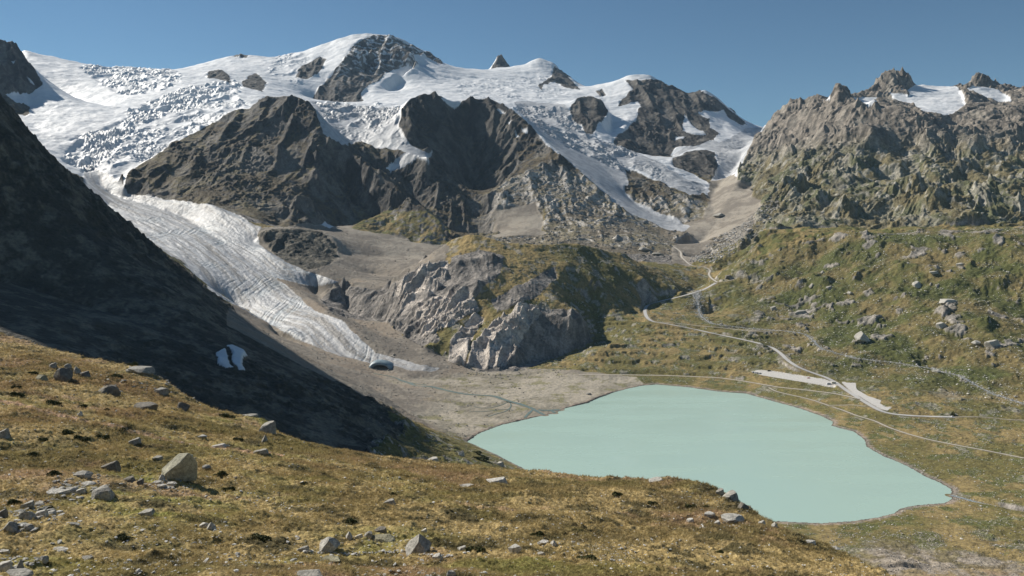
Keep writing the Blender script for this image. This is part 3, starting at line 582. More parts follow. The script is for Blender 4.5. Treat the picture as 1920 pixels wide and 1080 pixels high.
for a_, b_, sa, sb in ((250,905,90,42),(330,960,130,30),(720,1012,120,18),(1000,1060,240,18),(120,700,120,14),(60,1060,160,20),(560,1060,140,14),(450,790,80,12)): grn = np.maximum(grn, np.exp(-((PX-a_)/sa)**2-((PY0-b_)/sb)**2)*(Y < 330))
tn = octaves(X, Y, 14, 5, 235, .6, rmax=rmax)
turf = mixc(mixc(C(.375,.28,.125), C(.25,.19,.08), smooth(-.35, .45, n2+tn*.5)), C(.25,.245,.065), np.clip(smooth(.05, .6, n1*.5+tn*.6)*.5+grn*smooth(-.6, .2, tn)*.9, 0, 1))
rust = np.exp(-((PX-120)/260)**2-((PY0-740)/70)**2)*(Y < 330)+.6*np.exp(-((PX-700)/400)**2-((PY0-870)/22)**2)*(Y < 330)
turf = mixc(turf, C(.36,.22,.125), np.clip(rust*smooth(-.5, .4, n2+tn*.6), 0, 1)*.8)
turf = mixc(turf, C(.12,.085,.04), np.clip(brn*smooth(-.4, .4, tn+n3*.4)*.75+smooth(.2, .6, tn)*.35, 0, 1))
turf = mixc(turf, C(.38,.25,.155), smooth(.3, .8, octaves(X, Y, 25, 5, 231, .6, rmax=rmax))*.7)
turf = mixc(turf, C(.045,.042,.018), smooth(.35, .6, octaves(X, Y, 9, 6, 241, .6, rmax=rmax))*.8)
col = np.zeros(base.shape+(3,), np.float32)
domez = ((Y > 1400) & (Y < 2150) & (PX < 1330)).astype(np.float32)
steepr = smooth(.85+.5*domez+.6*rightslope, 1.2+.6*domez+.6*rightslope, sl2+n2*.3)
outc = smooth(.5, .7, n2+n3*.4+sl2*.2)*(1-rightslope)*smooth(.1, .3, sl2)+smooth(.3, .7, crag+n3*.3)*rightslope*1.4
meadow = mixc(grs, dgr, rightslope*.7)
meadow = mixc(meadow, rock*1.15, np.clip(steepr+outc*.6, 0, 1))
hn = octaves(X, Y, 42, 6, 281, .65, rmax=rmax)
hrock = mixc(mixc(C(.25,.235,.185), C(.44,.41,.335), smooth(-.5, .6, n2+n3*.5)), mixc(C(.17,.14,.065), C(.11,.115,.05), smooth(-.3, .3, n1)), smooth(-.35, .12, smooth(560, 330, base)*.28+hn-(slope-.75)*.35)*.92)
highr = smooth(480, 640, h)
hrock = mixc(hrock, mixc(C(.17,.15,.125), C(.30,.26,.215), smooth(-.5, .6, n2)), highr)
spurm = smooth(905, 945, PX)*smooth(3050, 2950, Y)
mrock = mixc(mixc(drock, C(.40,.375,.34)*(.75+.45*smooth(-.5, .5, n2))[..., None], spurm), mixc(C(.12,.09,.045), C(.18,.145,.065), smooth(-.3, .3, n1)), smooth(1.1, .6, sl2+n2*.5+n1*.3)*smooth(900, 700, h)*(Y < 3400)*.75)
p2shade = (Y > 2700)*(Y < 3540)*smooth(735, 750, PX)*smooth(960, 925, PX)*smooth(2900, 3000, Y+(PX-850)*.0)  # shade of the second peak's face, painted in by darkening its rock colour
scree = smooth(-.12, -.34, gul)*smooth(-.3, .3, n1+.1)
mrock = mixc(mrock, mrock*.62, p2shade); mrock = mixc(mrock, C(.20,.185,.165), scree*.55*(1-p2shade*.6)); hrock = mixc(hrock, C(.33,.30,.25), scree*.5); hrock = mixc(hrock, hrock*.55, smooth(.25, .5, octaves(X, Y, 70, 4, 295, .6, rmax=rmax))*.7)
mixr = mixc(drock*1.2, snow, smooth(.02, .3, octaves(X+h*.5, h*1.0+Y*.3, 60, 5, 251, .65, 'ridge', rmax=rmax)+.08)*smooth(950, 1350, h))
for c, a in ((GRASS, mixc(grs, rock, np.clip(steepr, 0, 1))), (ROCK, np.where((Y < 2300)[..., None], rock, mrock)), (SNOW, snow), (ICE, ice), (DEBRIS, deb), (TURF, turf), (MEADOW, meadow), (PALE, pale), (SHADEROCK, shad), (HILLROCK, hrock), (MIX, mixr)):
    m = cov == c; col[m] = a[m]
band = smooth(9, 3, LD+n3*3)*(~nlk)*(Y > 620)
col = mixc(col, mixc(C(.33,.265,.21), C(.24,.21,.175), smooth(-.3, .3, n2)), band)
col = mixc(col, C(.09,.08,.065), smooth(2.6, 1.2, LD+n3*.8)*(~nlk)*(Y > 620)*.85)
col = mixc(col, mixc(C(.20,.165,.12), C(.33,.285,.23), smooth(-.4, .4, n2+n3*.6)), smooth(650, 600, Y+n1*60)*(Y > 400)*smooth(1540, 1640, PX)*(.5+.5*smooth(-.3, .1, n2)))
col[parkm | laym] = mixc(C(.48,.465,.44), C(.56,.54,.51), smooth(-.4, .4, n2))[parkm | laym]
tb = smooth(4.0, 1.5, trackd+n3*2)*(Y > 600)
col = mixc(col, C(.24,.20,.15), tb*.55)
fw = smooth(1.9, .7, fpd+n3*.5)
col = mixc(col, mixc(C(.44,.28,.18), C(.36,.25,.15), smooth(-.3, .3, n2)), fw)
# ------------------------------------------------------------------ materials
def N(t, k, **kw):
    n = t.nodes.new(k)
    for a, b in kw.items(): setattr(n, a, b)
    return n
def ground_mat(name, rough, scales, bump, var, spec=.2, attr='ground_cover'):
    m = bpy.data.materials.new(name); m.use_nodes = True; t = m.node_tree
    b = t.nodes['Principled BSDF']; b.inputs['Roughness'].default_value = rough; b.inputs['Specular IOR Level'].default_value = spec
    at = N(t, 'ShaderNodeAttribute', attribute_name=attr); tc = N(t, 'ShaderNodeTexCoord')
    src = at.outputs['Color']; prev = None
    for i, s in enumerate(scales):
        no = N(t, 'ShaderNodeTexNoise'); no.inputs['Scale'].default_value = 1.0/s; no.inputs['Detail'].default_value = 5; no.inputs['Roughness'].default_value = .65
        t.links.new(tc.outputs['Object'], no.inputs['Vector'])
        mr = N(t, 'ShaderNodeMapRange'); mr.inputs[1].default_value = .3; mr.inputs[2].default_value = .7; mr.inputs[3].default_value = 1-var; mr.inputs[4].default_value = 1+var
        t.links.new(no.outputs['Fac'], mr.inputs[0])
        mx = N(t, 'ShaderNodeMix', data_type='RGBA', blend_type='MULTIPLY'); mx.inputs[0].default_value = 1.0
        t.links.new(src, mx.inputs[6]); t.links.new(mr.outputs[0], mx.inputs[7]); src = mx.outputs[2]
        bp = N(t, 'ShaderNodeBump'); bp.inputs['Strength'].default_value = bump; bp.inputs['Distance'].default_value = s*.35
        t.links.new(no.outputs['Fac'], bp.inputs['Height'])
        if prev: t.links.new(prev.outputs[0], bp.inputs['Normal'])
        prev = bp
    t.links.new(src, b.inputs['Base Color']); t.links.new(prev.outputs[0], b.inputs['Normal'])
    return m
MAT = dict(turf=ground_mat('turf', .95, (.9, .25), 1.0, .42), far_grass=ground_mat('alpine_grass', .95, (7, 2.2), .9, .38), rock=ground_mat('rock', .85, (16, 4), 1.0, .3, .25), snow=ground_mat('snow', .6, (30, 6), .25, .03, .3), ice=ground_mat('glacier_ice', .5, (10, 2.5), .6, .1, .3), gravel=ground_mat('gravel', .95, (4, 1.0), .7, .16))
# ------------------------------------------------------------------ cut the relief into its landforms
KIN = {}
kind = np.full(base.shape, 0, np.int8)
names = ['hillside', 'mountain', 'moraine', 'glacier', 'snowfield', 'rock_dome', 'valley_floor', 'hillside', 'mountain', 'mountain', 'mountain', 'glacier', 'mountain', 'mountain', 'glacier', 'mountain']
labels = ['grassy foreground slope strewn with pale rocks', 'dark shaded mountain flank on the left edge', 'moraine ridge with grassy gullied face running down to the lake', 'long streaked glacier tongue winding down the left valley', 'upper snowfields under the skyline', 'grassy rock dome with pale cliffs in the middle of the valley', 'gravel and grass valley floor around the lake', 'green boulder dotted hillside on the right', 'broad rocky mountain on the right with two snow patches', 'brown rock peak left of the hanging glacier', 'shaded rock peak right of the hanging glacier with sunny spur', 'hanging glacier between the two brown rock peaks', 'snow capped summit with dark rock face', 'dark rocky peak right of the snow summits', 'small glacier reaching down the right valley', 'shaded rock peak on the upper left edge']
mats = ['turf', 'rock', 'gravel', 'ice', 'snow', 'rock', 'gravel', 'far_grass', 'rock', 'rock', 'rock', 'ice', 'rock', 'rock', 'ice', 'rock']
isice = (cov == ICE) | (cov == SNOW)
kind[:] = 6
kind[Y < 400] = 0
kind[(Y >= 400) & (Y < 900) & (PX < 1000)] = 2
kind[(cov == SHADEROCK) & (Y < 1500) & (PX < 445)] = 1; kind[(PX < 445) & (Y >= 400) & (Y < 1420)] = 1
kind[(PX < 240) & (Y < 2500) & (Y > 1400)] = 1
kind[(PX >= 445) & (PX < 1000) & (Y > 600) & (Y < 1290-(PX-445)*.78) ] = 2
kind[(Y > 1380) & (Y < 2350) & (cov == ICE)] = 3
kind[(Y > 1430) & (Y < 2120) & (PX > 735) & (PX < 1290) & (base > 24)] = 5
kind[(PX > 1330) & (Y > 1150) & (Y < 2250) & (base > 36)] = 7
kind[(Y > 2250) & (PX < 640)] = 9; kind[(Y > 2350) & (PX >= 640) & (PX < 1300)] = 10
kind[RM | ((Y > 2250) & (PX > 1420) & (Y < 4300))] = 8
kind[(Y > 3540)] = 4
kind[(Y > 3540) & (PX > 1140) & ~isice] = 13
kind[(Y > 3540) & (PX <= 1140) & ~isice] = 12
kind[(Y > 3540) & RM] = 8
kind[isice & (Y > 2350) & (PX < 470)] = 3; kind[isice & (Y > 3600) & (PX < 470)] = 4
kind[isice & (Y > 2350) & (Y < 3950) & (PX >= 590) & (PX < 830)] = 11
kind[isice & (Y > 2600) & (Y < 4100) & (PX > 1000) & (PX < 1460) & ~RM] = 14
kind[(~isice) & (Y > 2800) & (Y < 3800) & (PX < 120)] = 15
slot = {'turf': 0}
def build_grid(name, k, label, mat):
    fk = kind[:-1, :-1] == k
    rr, cc = np.nonzero(fk)
    if len(rr) == 0: return
    a = rr*NC+cc; quads = np.stack([a, a+1, a+1+NC, a+NC], 1)
    used, inv = np.unique(quads.ravel(), return_inverse=True)
    co = np.stack([X.ravel()[used], Y.ravel()[used], h.ravel()[used]], 1).astype(np.float32)
    me = bpy.data.meshes.new(name); nf = len(quads)
    me.vertices.add(len(used)); me.vertices.foreach_set('co', co.ravel())
    me.loops.add(nf*4); me.loops.foreach_set('vertex_index', inv.astype(np.int32).ravel())
    me.polygons.add(nf); me.polygons.foreach_set('loop_start', np.arange(0, nf*4, 4, dtype=np.int32))
    fm = matid[rr, cc]
    order = sorted(set(fm.tolist()))
    remap = {m: i for i, m in enumerate(order)}
    for m in order: me.materials.append(MAT[MATS[m]])
    me.polygons.foreach_set('material_index', np.array([remap.get(i, 0) for i in range(len(MATS))], np.int32)[fm])
    me.update(calc_edges=True)
    me.polygons.foreach_set('use_smooth', np.ones(nf, bool))
    ca = me.attributes.new('ground_cover', 'FLOAT_COLOR', 'POINT')
    c4 = np.ones((len(used), 4), np.float32); c4[:, :3] = col.reshape(-1, 3)[used]
    ca.data.foreach_set('color', c4.ravel())
    o = bpy.data.objects.new(name, me); COL.objects.link(o)
    o['kind'] = 'structure'; o['label'] = label; o['category'] = {'hillside': 'hillside', 'mountain': 'mountain', 'moraine': 'moraine', 'glacier': 'glacier', 'snowfield': 'snow', 'rock_dome': 'hill', 'valley_floor': 'ground'}[name]
    return o
MATS = list(MAT)
matid = np.zeros(base.shape, np.int8)
for c, m in ((GRASS, 'far_grass'), (ROCK, 'rock'), (SNOW, 'snow'), (ICE, 'ice'), (DEBRIS, 'gravel'), (TURF, 'turf'), (MEADOW, 'far_grass'), (PALE, 'rock'), (SCREE, 'gravel'), (SHADEROCK, 'rock'), (HILLROCK, 'rock'), (MIX, 'rock')):
    matid[cov == c] = MATS.index(m)
for k, nm in enumerate(names): build_grid(nm, k, labels[k], mats[k])
print('relief meshes', round(time.time()-T0, 1))
# ------------------------------------------------------------------ lake
def mesh_obj(name, v, f, mat, smoothf=False):
    me = bpy.data.meshes.new(name); me.from_pydata([tuple(map(float, p)) for p in v], [], [tuple(map(int, p)) for p in f]); me.update()
    me.materials.append(mat)
    if smoothf: me.polygons.foreach_set('use_smooth', np.ones(len(me.polygons), bool))
    o = bpy.data.objects.new(name, me); COL.objects.link(o); return o
wm = bpy.data.materials.new('milky_lake_water'); wm.use_nodes = True; t = wm.node_tree; b = t.nodes['Principled BSDF']
b.inputs['Base Color'].default_value = (.38, .52, .455, 1); b.inputs['Roughness'].default_value = .22; b.inputs['Specular IOR Level'].default_value = .35
no = N(t, 'ShaderNodeTexNoise'); no.inputs['Scale'].default_value = .5; no.inputs['Detail'].default_value = 4
tc = N(t, 'ShaderNodeTexCoord'); t.links.new(tc.outputs['Object'], no.inputs['Vector'])
bp = N(t, 'ShaderNodeBump'); bp.inputs['Strength'].default_value = .25; bp.inputs['Distance'].default_value = .1; t.links.new(no.outputs['Fac'], bp.inputs['Height']); t.links.new(bp.outputs[0], b.inputs['Normal'])
cen = LK.mean(0); big = cen+(LKF-cen)*1.006
wn = N(t, 'ShaderNodeTexNoise'); wn.inputs['Scale'].default_value = .006; wn.inputs['Detail'].default_value = 5; mpp = N(t, 'ShaderNodeMapping'); mpp.inputs['Scale'].default_value = (1, 3.2, 1); t.links.new(tc.outputs['Object'], mpp.inputs['Vector']); t.links.new(mpp.outputs[0], wn.inputs['Vector'])
wr = N(t, 'ShaderNodeMapRange'); wr.inputs[1].default_value = .35; wr.inputs[2].default_value = .65; wr.inputs[3].default_value = .16; wr.inputs[4].default_value = .34; t.links.new(wn.outputs['Fac'], wr.inputs[0]); t.links.new(wr.outputs[0], b.inputs['Roughness'])
lake = mesh_obj('lake', [(p[0], p[1], 0) for p in big], [range(len(big))[::-1]], wm)
lake['kind'] = 'structure'; lake['label'] = 'milky turquoise glacier lake in the valley'; lake['category'] = 'lake'
# ------------------------------------------------------------------ roads, paths and streams as draped ribbons
def plain(name, c, rough=.8, spec=.3, **kw):
    m = bpy.data.materials.new(name); m.use_nodes = True; b = m.node_tree.nodes['Principled BSDF']
    b.inputs['Base Color'].default_value = (*c, 1); b.inputs['Roughness'].default_value = rough; b.inputs['Specular IOR Level'].default_value = spec
    for k, v in kw.items(): b.inputs[k].default_value = v
    return m
def noisy(name, c1, c2, scale, rough=.9, bump=.3, spec=.2):
    m = plain(name, c1, rough, spec); t = m.node_tree; b = t.nodes['Principled BSDF']
    no = N(t, 'ShaderNodeTexNoise'); no.inputs['Scale'].default_value = scale; no.inputs['Detail'].default_value = 6; no.inputs['Roughness'].default_value = .65
    tc = N(t, 'ShaderNodeTexCoord'); t.links.new(tc.outputs['Object'], no.inputs['Vector'])
    cr = N(t, 'ShaderNodeValToRGB'); cr.color_ramp.elements[0].position = .35; cr.color_ramp.elements[1].position = .68
    cr.color_ramp.elements[0].color = (*c1, 1); cr.color_ramp.elements[1].color = (*c2, 1)
    t.links.new(no.outputs['Fac'], cr.inputs['Fac']); t.links.new(cr.outputs['Color'], b.inputs['Base Color'])
    bp = N(t, 'ShaderNodeBump'); bp.inputs['Strength'].default_value = bump; bp.inputs['Distance'].default_value = .25/scale
    t.links.new(no.outputs['Fac'], bp.inputs['Height']); t.links.new(bp.outputs[0], b.inputs['Normal'])
    return m
asph = noisy('worn_asphalt', (.42,.41,.395), (.50,.49,.47), .6)
grav = noisy('path_gravel', (.46,.42,.36), (.56,.52,.45), .8)
stream = noisy('stream_water', (.12,.17,.15), (.22,.27,.25), .5, .25, .4, .5)
white_w = noisy('rushing_water', (.14,.18,.19), (.42,.46,.47), .8, .3, .4, .5)
def ribbon(name, W, w, mat, label, cat, lift=.12, rag=0.0):
    T = np.gradient(W[:, :2], axis=0); T /= np.maximum(1e-6, np.hypot(T[:, 0], T[:, 1]))[:, None]; Nn = np.stack([T[:, 1], -T[:, 0]], 1)
    r = np.random.RandomState(len(W)); off = np.array([-.5, -.17, .17, .5])
    v = []; f = []
    for i in range(len(W)):
        ww = w*(1+rag*r.uniform(-1, 1))
        for k in off: v.append((W[i, 0]+Nn[i, 0]*k*ww, W[i, 1]+Nn[i, 1]*k*ww, W[i, 2]+lift+(.03 if abs(k) < .3 else 0)))
    for i in range(len(W)-1):
        for k in range(3): f.append((4*i+k, 4*i+k+1, 4*i+5+k, 4*i+4+k))
    o = mesh_obj(name, v, f, mat, True); o['kind'] = 'structure'; o['label'] = label; o['category'] = cat
    return o
gpark = noisy('parking_gravel', (.44,.425,.40), (.55,.53,.50), .35)
def flat_area(name, poly, pl, label):
    P = []
    for (a, b), (c, d) in zip(poly, poly[1:]+poly[:1]):
        for k in range(6): P.append((a+(c-a)*k/6, b+(d-b)*k/6))
    V = []
    for i, (a, b) in enumerate(P):
        u_ = (a-CX)/F; den = u_*pl[0]+pl[1]+(b-HY)/F; y_ = (CAMZ-pl[2])/den; w_ = .35*math.sin(i*2.3)
        V.append((u_*y_+w_, y_+w_, u_*y_*pl[0]+y_*pl[1]+pl[2]+.14))
    o = mesh_obj(name, V, [range(len(V))], gpark); o['kind'] = 'structure'; o['label'] = label; o['category'] = 'parking area'
flat_area('car_park', PARK, PLN[0], 'long pale gravel parking area beside the road'); flat_area('lay_by', LAY, PLN[1], 'pale gravel lay-by on the right of the road bend')
ribbon('road', TW['road'], WID['road'], asph, 'pale asphalt road curving from the parking area up to the hairpin', 'road', .26)
ribbon('track', TW['track_a'], WID['track_a'], grav, 'gravel track running above the road beside the brook', 'track')
ribbon('track', TW['track_b'], WID['track_b'], grav, 'winding gravel track climbing to the upper valley', 'track', .14)
ribbon('track', TW['track_c'], WID['track_c'], grav, 'short gravel spur at the track junction', 'track', .18)
ribbon('path', TW['path_a'], WID['path_a'], grav, 'gravel path along the far lake shore', 'path')
ribbon('path', TW['path_b'], WID['path_b'], grav, 'narrow footpath above the right lake shore', 'path', .15)
ribbon('path', TW['path_c'], WID['path_c'], grav, 'faint short path below the road bend', 'path', .18)
ribbon('path', TW['path_d'], 1.3, grav, 'pale footpath leading off to the right edge', 'path', .2)
for k, l in (('river', 'grey green meltwater river crossing the gravel delta'), ('river_d', 'thin looping channel on the gravel delta'), ('river_e', 'thin straight channel on the gravel delta'), ('river_f', 'shallow meltwater channel below the ice cave'), ('river_a', 'middle arm of the meltwater river at the lake'), ('river_b', 'left arm of the meltwater river at the lake'), ('river_c', 'right arm of the meltwater river at the lake')): ribbon('river', TW[k], WID[k], stream, l, 'river', .06+.012*len(k), .25)
ribbon('stream', TW['outlet'], WID['outlet'], white_w, 'lake outlet stream flowing to the right edge', 'stream', .1, .2)
ribbon('stream', TW['brook'], WID['brook'], white_w, 'stony brook below the right hillside', 'stream', .1, .3)
# ------------------------------------------------------------------ rocks
pick = picker(h)
def hz(x, y):
    c = np.clip(np.interp(CX+F*x/y, pxs, np.arange(NC)), 0, NC-1.001); r = np.clip(np.interp(y, Ds, np.arange(NR)), 0, NR-1.001)
    ci = c.astype(int); ri = r.astype(int); fc = c-ci; fr = r-ri
    return (h[ri, ci]*(1-fc)+h[ri, ci+1]*fc)*(1-fr)+(h[ri+1, ci]*(1-fc)+h[ri+1, ci+1]*fc)*fr
import bmesh
def ico(sub):
    b = bmesh.new(); bmesh.ops.create_icosphere(b, subdivisions=sub, radius=1.0)
    v = np.array([x.co[:] for x in b.verts], np.float32); f = np.array([[q.index for q in p.verts] for p in b.faces], np.int32); b.free(); return v, f
ICO = {k: ico(k) for k in (1, 2, 3, 4)}
def rock_shape(seed, sub=2, planes=None, ncut=13, flat=.7):
    r = np.random.RandomState(seed); v, f = ICO[sub]; v = v.copy()*1.25
    P = [] if planes is None else [(np.array(n, float)/np.linalg.norm(n), d) for n, d in planes]
    for _ in range(ncut):
        n = r.normal(size=3); n[2] *= .8; n /= np.linalg.norm(n); P.append((n, r.uniform(.62, 1.0)))
    for n, d in P:
        e = v@n-d; v -= np.maximum(e, 0)[:, None]*n
    if sub >= 3:
        q = octaves((v[:, 0]*1.3+v[:, 2]*.8)[None]+seed, (v[:, 1]*1.3-v[:, 2]*.6)[None], .9, 4, seed % 97, .55)[0]
        v *= (1+q*.055)[:, None]
    if planes is None: v[:, 2] *= flat
    return v, f
def bulk(name, label, cat, x, y, z, size, seed, mat, c1, c2, sub=1, flat=(.5, .9), kindv='stuff', emb=.25, elong=.5):
    r = np.random.RandomState(seed); n = len(x)
    V = []; Fc = []; Cc = []; off = 0
    tmpl = [rock_shape(seed*31+k, sub, None, 9) for k in range(10)]
    ti = r.randint(0, 10, n)
    for k in range(10):
        m = ti == k; c = m.sum()
        if c == 0: continue
        v, f = tmpl[k]; a = r.rand(c)*6.283; s = size[m]*.5
        sx = s*r.uniform(1-elong*.5, 1+elong, c); sy = s*r.uniform(1-elong*.5, 1+elong*.5, c); szz = s*r.uniform(flat[0], flat[1], c)
        tx = r.normal(0, .25, c); 
        vx = v[None, :, 0]*sx[:, None]; vy = v[None, :, 1]*sy[:, None]; vz = v[None, :, 2]*szz[:, None]+vx*tx[:, None]
        ca, sa = np.cos(a)[:, None], np.sin(a)[:, None]
        P = np.stack([x[m][:, None]+vx*ca-vy*sa, y[m][:, None]+vx*sa+vy*ca, z[m][:, None]+vz+szz[:, None]*(1-2*emb)*.8], 2)
        V.append(P.reshape(-1, 3)); Fc.append((f[None]+(np.arange(c)*len(v))[:, None, None]+off).reshape(-1, 3)); off += c*len(v)
        t = r.rand(c)[:, None]; cc = np.array(c1)*(1-t)+np.array(c2)*t; Cc.append(np.repeat(cc, len(v), 0))
    V = np.concatenate(V).astype(np.float32); Fc = np.concatenate(Fc).astype(np.int32); Cc = np.concatenate(Cc)
    return raw_mesh(name, V, Fc, Cc, mat, label, cat, kindv)
def raw_mesh(name, V, Fc, Cc, mat, label, cat, kindv, smoothf=False):
    k = Fc.shape[1]
    me = bpy.data.meshes.new(name); me.vertices.add(len(V)); me.vertices.foreach_set('co', V.astype(np.float32).ravel())
    me.loops.add(len(Fc)*k); me.loops.foreach_set('vertex_index', Fc.astype(np.int32).ravel()); me.polygons.add(len(Fc)); me.polygons.foreach_set('loop_start', np.arange(0, len(Fc)*k, k, dtype=np.int32))
    me.update(calc_edges=True)
    if smoothf: me.polygons.foreach_set('use_smooth', np.ones(len(Fc), bool))
    else: me.polygons.foreach_set('use_smooth', np.zeros(len(Fc), bool))
    ca = me.attributes.new('ground_cover', 'FLOAT_COLOR', 'POINT'); c4 = np.ones((len(V), 4), np.float32); c4[:, :3] = Cc; ca.data.foreach_set('color', c4.ravel())
    me.materials.append(mat)
    o = bpy.data.objects.new(name, me); COL.objects.link(o)
    if kindv: o['kind'] = kindv
    o['label'] = label; o['category'] = cat
    return o
MAT['stone'] = ground_mat('boulder_stone', .85, (1.2, .3), .6, .2, .25)
MAT['near_stone'] = ground_mat('near_boulder_stone', .85, (.7, .16), .8, .42, .2)
cellA = (np.gradient(X, axis=1)*np.gradient(Y, axis=0)).astype(np.float64)
def scatter(mask, n, seed, wt=None):
    idx = np.nonzero(mask.ravel())[0]; w = cellA.ravel()[idx]
    if wt is not None: w = w*wt.ravel()[idx]
    r = np.random.RandomState(seed); cw = np.cumsum(w); k = idx[np.searchsorted(cw, r.rand(n)*cw[-1])]
    px = PX.ravel()[k]+r.uniform(-.7, .7, n); y = Y.ravel()[k]*(1+r.uniform(-.0006, .0006, n)); x = (px-CX)/F*y
    return x, y, hz(x, y)
def psize(n, a, b, seed, p=2.2):
    r = np.random.RandomState(seed); return a*(1-r.rand(n)*(1-(a/b)**p))**(-1/p)
vis = (PX > -30) & (PX < 1950)
clear = (trackd > 3.5) & ~nlk & ~parkm & ~laym & vis
clus = smooth(-.25, .45, n2)+.15
PALEC = ((.30,.285,.25), (.47,.45,.40))
def field(name, label, mask, n, a, b, seed, c=PALEC, sub=1, wt=None, **kw):
    m = mask & clear
    if not m.any(): print('empty', label); return
    x, y, z = scatter(m, n, seed, clus if wt is None else wt)
    return bulk(name, label, 'rocks', x, y, z, psize(n, a, b, seed+1), seed, MAT['stone'], c[0], c[1], sub, **kw)
field('scattered_rocks', 'pale stones scattered over the green right hillside', (rightslope > .5) & (cov == MEADOW), 17000, .7, 3.6, 301, ((.42,.40,.35), (.68,.65,.59)), emb=.3)
field('scattered_rocks', 'stones scattered over the flats between lake and hillside', (PX > 1000) & (Y > 640) & (Y < 1500) & (rightslope <= .5) & (cov == MEADOW), 15000, .4, 2.0, 302, ((.30,.28,.24), (.56,.53,.47)))
field('scattered_rocks', 'stones on the grassy knolls left of the hairpin', (PX > 1000) & (PX < 1330) & (Y > 1480) & (Y < 2100) & (cov == MEADOW), 3000, .9, 4.5, 303)
field('scree', 'blocky grey scree tumbling into the upper valley', reg([(1290,492),(1300,478),(1340,455),(1400,415),(1450,372),(1462,380),(1440,420),(1420,445),(1370,478),(1330,496)], 1900, 3200), 2600, 2.5, 9, 304, ((.28,.27,.25), (.46,.44,.41)), wt=np.ones_like(clus))
field('rubble', 'boulders on the gravel and debris between glacier and dome', (cov == DEBRIS) & (Y > 1000) & (Y < 2400) & (PX < 1000), 5000, .8, 4.0, 305, ((.17,.155,.135), (.34,.31,.27)))
field('rubble', 'stones and scree round the foot of the rock dome', (Y > 1380) & (Y < 1800) & (PX > 600) & (PX < 1110) & (cov != ICE), 3000, .9, 4.5, 306, ((.22,.20,.175), (.42,.38,.33)))
field('rubble', 'stones on the sunny end of the moraine above the lake', (Y > 620) & (Y < 1060) & (PX > 690) & (PX < 1010), 1800, .5, 2.6, 307, ((.20,.17,.14), (.38,.33,.28)))
field('rubble', 'grey rubble field in the lower right corner', (Y > 400) & (Y < 690) & (PX > 1450), 14000, .3, 1.7, 308, ((.22,.19,.16), (.42,.38,.33)))
field('scattered_rocks', 'crags and blocks on the broad right mountain', (cov == HILLROCK) & (Y < 3400) & (base < 620), 4500, 2.0, 8, 309, ((.26,.245,.20), (.42,.40,.33)), emb=.4)
field('scattered_rocks', 'blocks on the sunny spur of the second peak', (cov == ROCK) & (Y > 2200) & (Y < 3100) & (PX > 920) & (PX < 1270), 2200, 3, 11, 310, ((.15,.14,.125), (.28,.26,.23)), emb=.38)
bk = np.zeros(base.shape, np.float32)
def along(W, spread, n, seed):
    r = np.random.RandomState(seed); i = r.randint(0, len(W)-1, n); x = W[i, 0]+r.normal(0, spread, n); y = W[i, 1]+r.normal(0, spread, n); return x, y, hz(x, y)
x, y, z = along(TW['brook'], 5.0, 4200, 311); bulk('stream_boulders', 'white boulders lining the brook below the right hillside', 'rocks', x, y, z, psize(4200, .7, 3.2, 312), 313, MAT['stone'], (.34,.335,.32), (.55,.54,.52))
x, y, z = along(TW['brook'][:max(20, len(TW['brook'])//8)], 9.0, 900, 314); bulk('stream_boulders', 'pale boulder run beside the track above the brook', 'rocks', x, y, z, psize(900, 1.0, 4.2, 315), 316, MAT['stone'], (.34,.335,.32), (.55,.54,.52))
x, y, z = along(TW['outlet'], 3.0, 420, 317); bulk('stream_boulders', 'stones lining the lake outlet', 'rocks', x, y, z, psize(420, .4, 1.6, 318), 319, MAT['stone'], (.32,.30,.27), (.5,.48,.44))
shorem = (LD < 5) & ~nlk & (Y > 620) & (PX > 860)
x, y, z = scatter(shorem & vis, 2600, 320); bulk('shore_stones', 'small stones along the lake shore', 'rocks', x, y, z, psize(2600, .3, 1.3, 321), 322, MAT['stone'], (.25,.20,.17), (.42,.37,.33))

def boulder(px0, px1, pt, pb, label, seed, shape='block', tone='grey', d0=58, d1=300, name='boulder', planes=None, group=None, sub=3, cat=None):
    cxp = (px0+px1)/2; x, y, z = pick(cxp, pb, d0, d1)
    w = (px1-px0)/F*y; hh = (pb-pt)/F*y; dep = w*{'block': .8, 'slab': .7, 'peak': .8, 'dome': .9}[shape]
    if shape == 'slab': hh *= .75
    if planes is None:
        planes = {'block': [((-.35,-.1,1), .72), ((.2,-1,.15), .7), ((1,.1,.2), .78)], 'slab': [((-.12,-.25,1), .6), ((.1,.1,1), .7)], 'peak': [((-.8,-.35,.75), .52), ((.85,-.3,.7), .55), ((0,.8,.5), .7), ((.3,-1,.25), .6)], 'dome': [((.2,-1,.3), .8)]}[shape]
    v, f = rock_shape(seed, sub, planes, 9 if shape != 'dome' else 22)
    mn, mx = v.min(0), v.max(0); v = (v-(mn+mx)/2)/(mx-mn)
    v = v*np.array([w, dep, hh*1.25]); v[:, 2] += hh*1.25*.5-hh*.50
    T_ = {'grey': (.30,.285,.25), 'pale': (.42,.40,.355), 'dark': (.17,.155,.13), 'olive': (.27,.25,.17), 'white': (.46,.44,.40)}[tone]
    Cc = np.tile(np.array(T_), (len(v), 1))*(1+.12*np.random.RandomState(seed).normal(size=(len(v), 1)).clip(-1.5, 1.5))
    o = raw_mesh(name, v, f, Cc, MAT['near_stone'] if y < 400 else MAT['stone'], label, cat or 'rock', None)
    o.location = (x, y, z)
    if group: o['group'] = group
    return o
PL_BIG = [((-.62,-.12,.80), .36), ((.52,-.85,-.02), .46), ((1,-.1,.32), .66), ((-1,0,-.25), .9), ((.5,.8,.4), .75), ((.55,-.1,.9), .80)]
